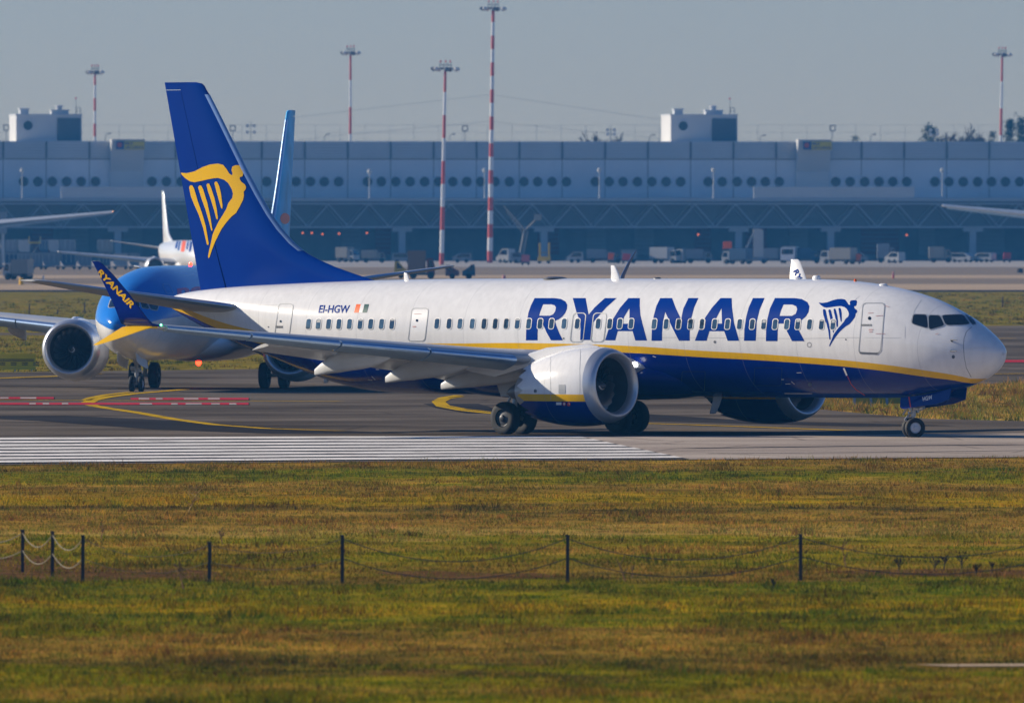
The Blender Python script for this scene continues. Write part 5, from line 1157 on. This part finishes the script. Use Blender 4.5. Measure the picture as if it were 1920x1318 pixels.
lo = empty('belt_loader', gp(336, 522), 0, 'yellow railed belt loader at the tail of the far white jet', 'loader'); MB().box(-1.3,1.3,-.9,.9,.4,1.0).build('chassis', lw, lo, smooth=0); MB().box(-1.1,1.1,-.8,.8,2.0,2.7).build('platform', M['yellow'], lo, smooth=0); MB().bar((-.9,0,1),(.9,0,2),.08).bar((.9,0,1),(-.9,0,2),.08).build('scissor_arms', M['steel'], lo); mb = MB()
for k in range(6): mb.bar((-1.05 + k*.42,-.75,2.7), (-1.05 + k*.42,-.75,3.3), .04, .04, 5)
mb.bar((-1.05,-.75,3.3), (1.05,-.75,3.3), .04); mb.build('railing', M['yellow'], lo); wheels(lo, (-.9,.9), 1.6, .3)
bt = gp(2, 494); t_ = empty('boarding_bridge_head', bt, 0, 'grey boarding bridge cabin on a post at the left edge', 'boarding bridge'); MB().box(-3,.85,-1.2,1.2,4.6,8.0).build('cabin', cG, t_, smooth=0); MB().box(.1,.5,-.3,.3,0,4.59).build('support_post', M['strut'], t_, smooth=0); MB().bar((.3,0,2.2),(-1.5,0,4.59),.12).build('brace', M['strut'], t_)
cR, cBr, cT = col((.20,.05,.05)), col((.22,.14,.09)), col((.03,.10,.14))
truck(790, 523, 3.2, 3.3, cR, cBr, 1, 'tall brown and dark red truck on the far taxiway right of the blue tail'); van(752, 522, 1.6, 2.0, lw, 1, 'small yellow tug left of the brown and red truck', 'tug'); van(848, 523, 1.6, 1.6, cR, 1, 'low dark red tug right of the brown truck', 'tug'); van(879, 523, 1.5, 1.7, cT, -1, 'low teal tug rightmost of the group above the jet roof', 'tug')
for a in (('t',652,492.0,3.2,2.4,cW,cP,1,'white truck with beige box just right of the blue fin','truck','box_truck',-.5),('t',700,493.0,3.8,2.0,cP,cP,1,'long low beige truck between the fin and the striped mast'),('v',755,494.0,3.4,1.6,cG,1,'grey van left of the front striped mast'),('v',866,493.0,3.0,1.5,cG,-1,'grey van between the front two striped masts'),('v',948,493.0,2.4,2.2,cW,-1,'bright white van at the foot of the tallest mast','van',-.6),('v',973,494.0,2.6,1.7,cG,1,'grey van under the pale boom lift'),
          ('v',1078,493.0,2.6,1.7,cW,-1,'white van alone below the dark canopy right of the boom lift'),('t',1128,493.0,4.6,2.1,cG,cG,1,'grey box truck left of the small orange cart'),('t',1172,494.0,3.6,2.1,cBl,cG,-1,'blue cabbed truck right of the small orange cart'),('t',1249,494.0,4.6,2.5,cW,cW,1,'white box truck above the crown antenna','truck','box_truck',-.5),('v',1275,494.0,2.2,2.2,cW,-1,'white van just right of the white box truck','van',-.6),('t',1310,494.0,4.2,2.2,cG,cG,1,'grey truck left of the orange and white lift'),
          ('t',1382,495.5,4.2,2.4,cW,cBl,-1,'white cabbed flat truck below the tall white stair','truck','box_truck',-.5),('t',1450,493.0,4.4,2.3,cBl,cG,1,'grey truck right of the tall white stair'),('t',1510,494.0,5.0,2.4,cBl,cBl,1,'dark blue truck right of the white tank truck'),('t',1572,495.5,5.2,2.5,cW,cP,-1,'beige truck with bright white cab at right centre','truck','box_truck',-.5),('v',1607,493.0,3.4,1.7,cG,1,'grey van right of the beige truck'),('t',1662,493.0,2.9,3.0,cG,cG,1,'tall grey truck in front of the maroon dock door'),
          ('v',1678,493.5,2.6,1.7,cW,-1,'white van beside the tall grey truck','van',-.6),('t',1763,492.5,3.6,2.5,cP,cP,1,'beige truck under the right facade lamp post'),('v',1805,492.0,3.6,1.5,cW,1,'low white car right of the right beige truck','car',-.5),('v',1845,492.0,3.4,1.5,cW,-1,'low white car left of the red cart','car',-.5)):
    if a[0] == 't': truck(*a[1:])
    else: van(*a[1:])
def cart(px, yb, m_, lab):
    t_ = empty('luggage_cart', gp(px, yb), 0, lab, 'cart', 'small carts on the apron'); MB().box(-.7,.7,-.6,.6,.3,.5).build('deck', M['steel'], t_, smooth=0); MB().prism([(-.6,-.5,.5),(.6,-.5,.5),(.7,-.5,1.5),(-.5,-.5,1.6)], (0,1,0)).build('cover', m_, t_, smooth=0); wheels(t_, (-.45,.45), 1.0, .18)
cart(1147, 493.5, M['orange'], 'small orange cart among grey trucks'); cart(1174, 494.5, M['red'], 'small red cart under the blue cabbed truck'); cart(1888, 492.0, M['red'], 'small red cart near the right edge of the apron'); cart(985, 497.5, col((.5,.1,.12)), 'small pinkish red cart at the foot of the boom lift'); cart(1606, 495.5, M['orange'], 'small orange cart beside the beige truck')
# mobile stair, tank truck, orange lift, yellow loader, boom lift
st = empty('mobile_stair', gp(1422, 494.5), 0, 'tall white mobile stair truck standing right of centre', 'stair truck'); MB().box(-1.8,1.2,-1,1,.4,1.0).build('chassis', cG, st, smooth=0); MB().box(-.75,.75,-.9,.9,1.0,5.2).box(-.85,.5,-1,1,5.2,5.35).build('tower', cW, st, smooth=0)
MB().prism([(-.75,-.7,5.0),(-2.6,-.7,1.1),(-2.3,-.7,.9),(-.75,-.7,4.3)], (0,1.4,0)).build('stairs', cG, st, smooth=0); wheels(st, (-1.3,.8), 1.8, .38)
tk = empty('tank_truck', gp(1483, 494), R(80), 'bright white tank truck facing the camera behind the far winglet', 'truck'); MB().box(-2.2,1.0,-1.1,1.1,.8,2.6).build('tank', cW, tk); MB().box(-3.4,-2.3,-1.1,1.1,.5,2.4).build('cab', M['white'], tk, smooth=0); MB().box(-3.44,-3.402,-.9,.9,1.4,2.2).build('windscreen', GLS, tk, smooth=0); wheels(tk, (-2.9,0,.7), 2.0, .45)
ol = empty('platform_lift', gp(1364, 494.5), 0, 'narrow orange and white platform lift left of the tall white stair', 'lift'); MB().box(-.6,.6,-.7,.7,.3,.9).build('chassis', cW, ol, smooth=0); MB().bar((-.4,0,.9),(.4,0,2.3),.08).bar((.4,0,.9),(-.4,0,2.3),.08).build('scissor_arms', M['steel'], ol); MB().box(-.65,.65,-.7,.7,2.3,3.4).build('cage', M['orange'], ol, smooth=0); wheels(ol, (-.4,.4), 1.2, .2)
yl = empty('cargo_loader', gp(1020, 494.5), 0, 'tall yellow cargo loader right of the boom lift', 'loader'); MB().box(-1.0,1.0,-1,1,.4,1.1).build('chassis', M['yellow'], yl, smooth=0)
for x in (-.8,.6): MB().box(x,x + .3,-.9,.9,1.1,3.2).build('lift_tower', M['yellow'], yl, smooth=0)
MB().box(-.45,.55,-.8,.8,1.5,1.8).build('platform', cP, yl, smooth=0); wheels(yl, (-.7,.7), 1.7, .3)
bl = empty('boom_lift', gp(975, 494), 0, 'pale lattice boom lift with two raised arms before the dark canopy', 'lift'); k = gp(975, 494).y/F_PX
MB().bar((-3*k,0,0),(8*k,0,62*k),.20,.16).bar((3*k,0,0),(14*k,0,60*k),.14,.12).build('column', cP, bl)
MB().bar((10*k,0,62*k),(-30*k,0,108*k),.16,.10).bar((8*k,0,54*k),(-26*k,0,98*k),.08,.06).build('boom_arm', cP, bl); MB().bar((10*k,0,62*k),(36*k,0,88*k),.14,.12).build('jib_arm', cP, bl); MB().box(26*k,40*k,-.5,.5,80*k,92*k).build('basket', cP, bl, smooth=0); MB().box(-.9,.9,-.8,.8,.25,.9).build('chassis', cP, bl, smooth=0); wheels(bl, (-.6,.6), 1.4, .25)
# ------------------------------------------------------------------ haze between the camera and the terminal
hz = MB().box(-GX - 40, GX + 40, -90, 3540, -1.0, 60).build('haze', [bpy.data.materials.new('haze')], None, smooth=0); hz['kind'] = 'stuff'
m = hz.data.materials[0]; m.use_nodes = True; t = m.node_tree; t.nodes.remove(t.nodes['Principled BSDF']); pv = t.nodes.new('ShaderNodeVolumePrincipled')
pv.inputs['Color'].default_value = (*HAZE_COL, 1); pv.inputs['Density'].default_value = HAZE_DENS; pv.inputs['Anisotropy'].default_value = 0.2
t.links.new(pv.outputs[0], t.nodes['Material Output'].inputs['Volume'])
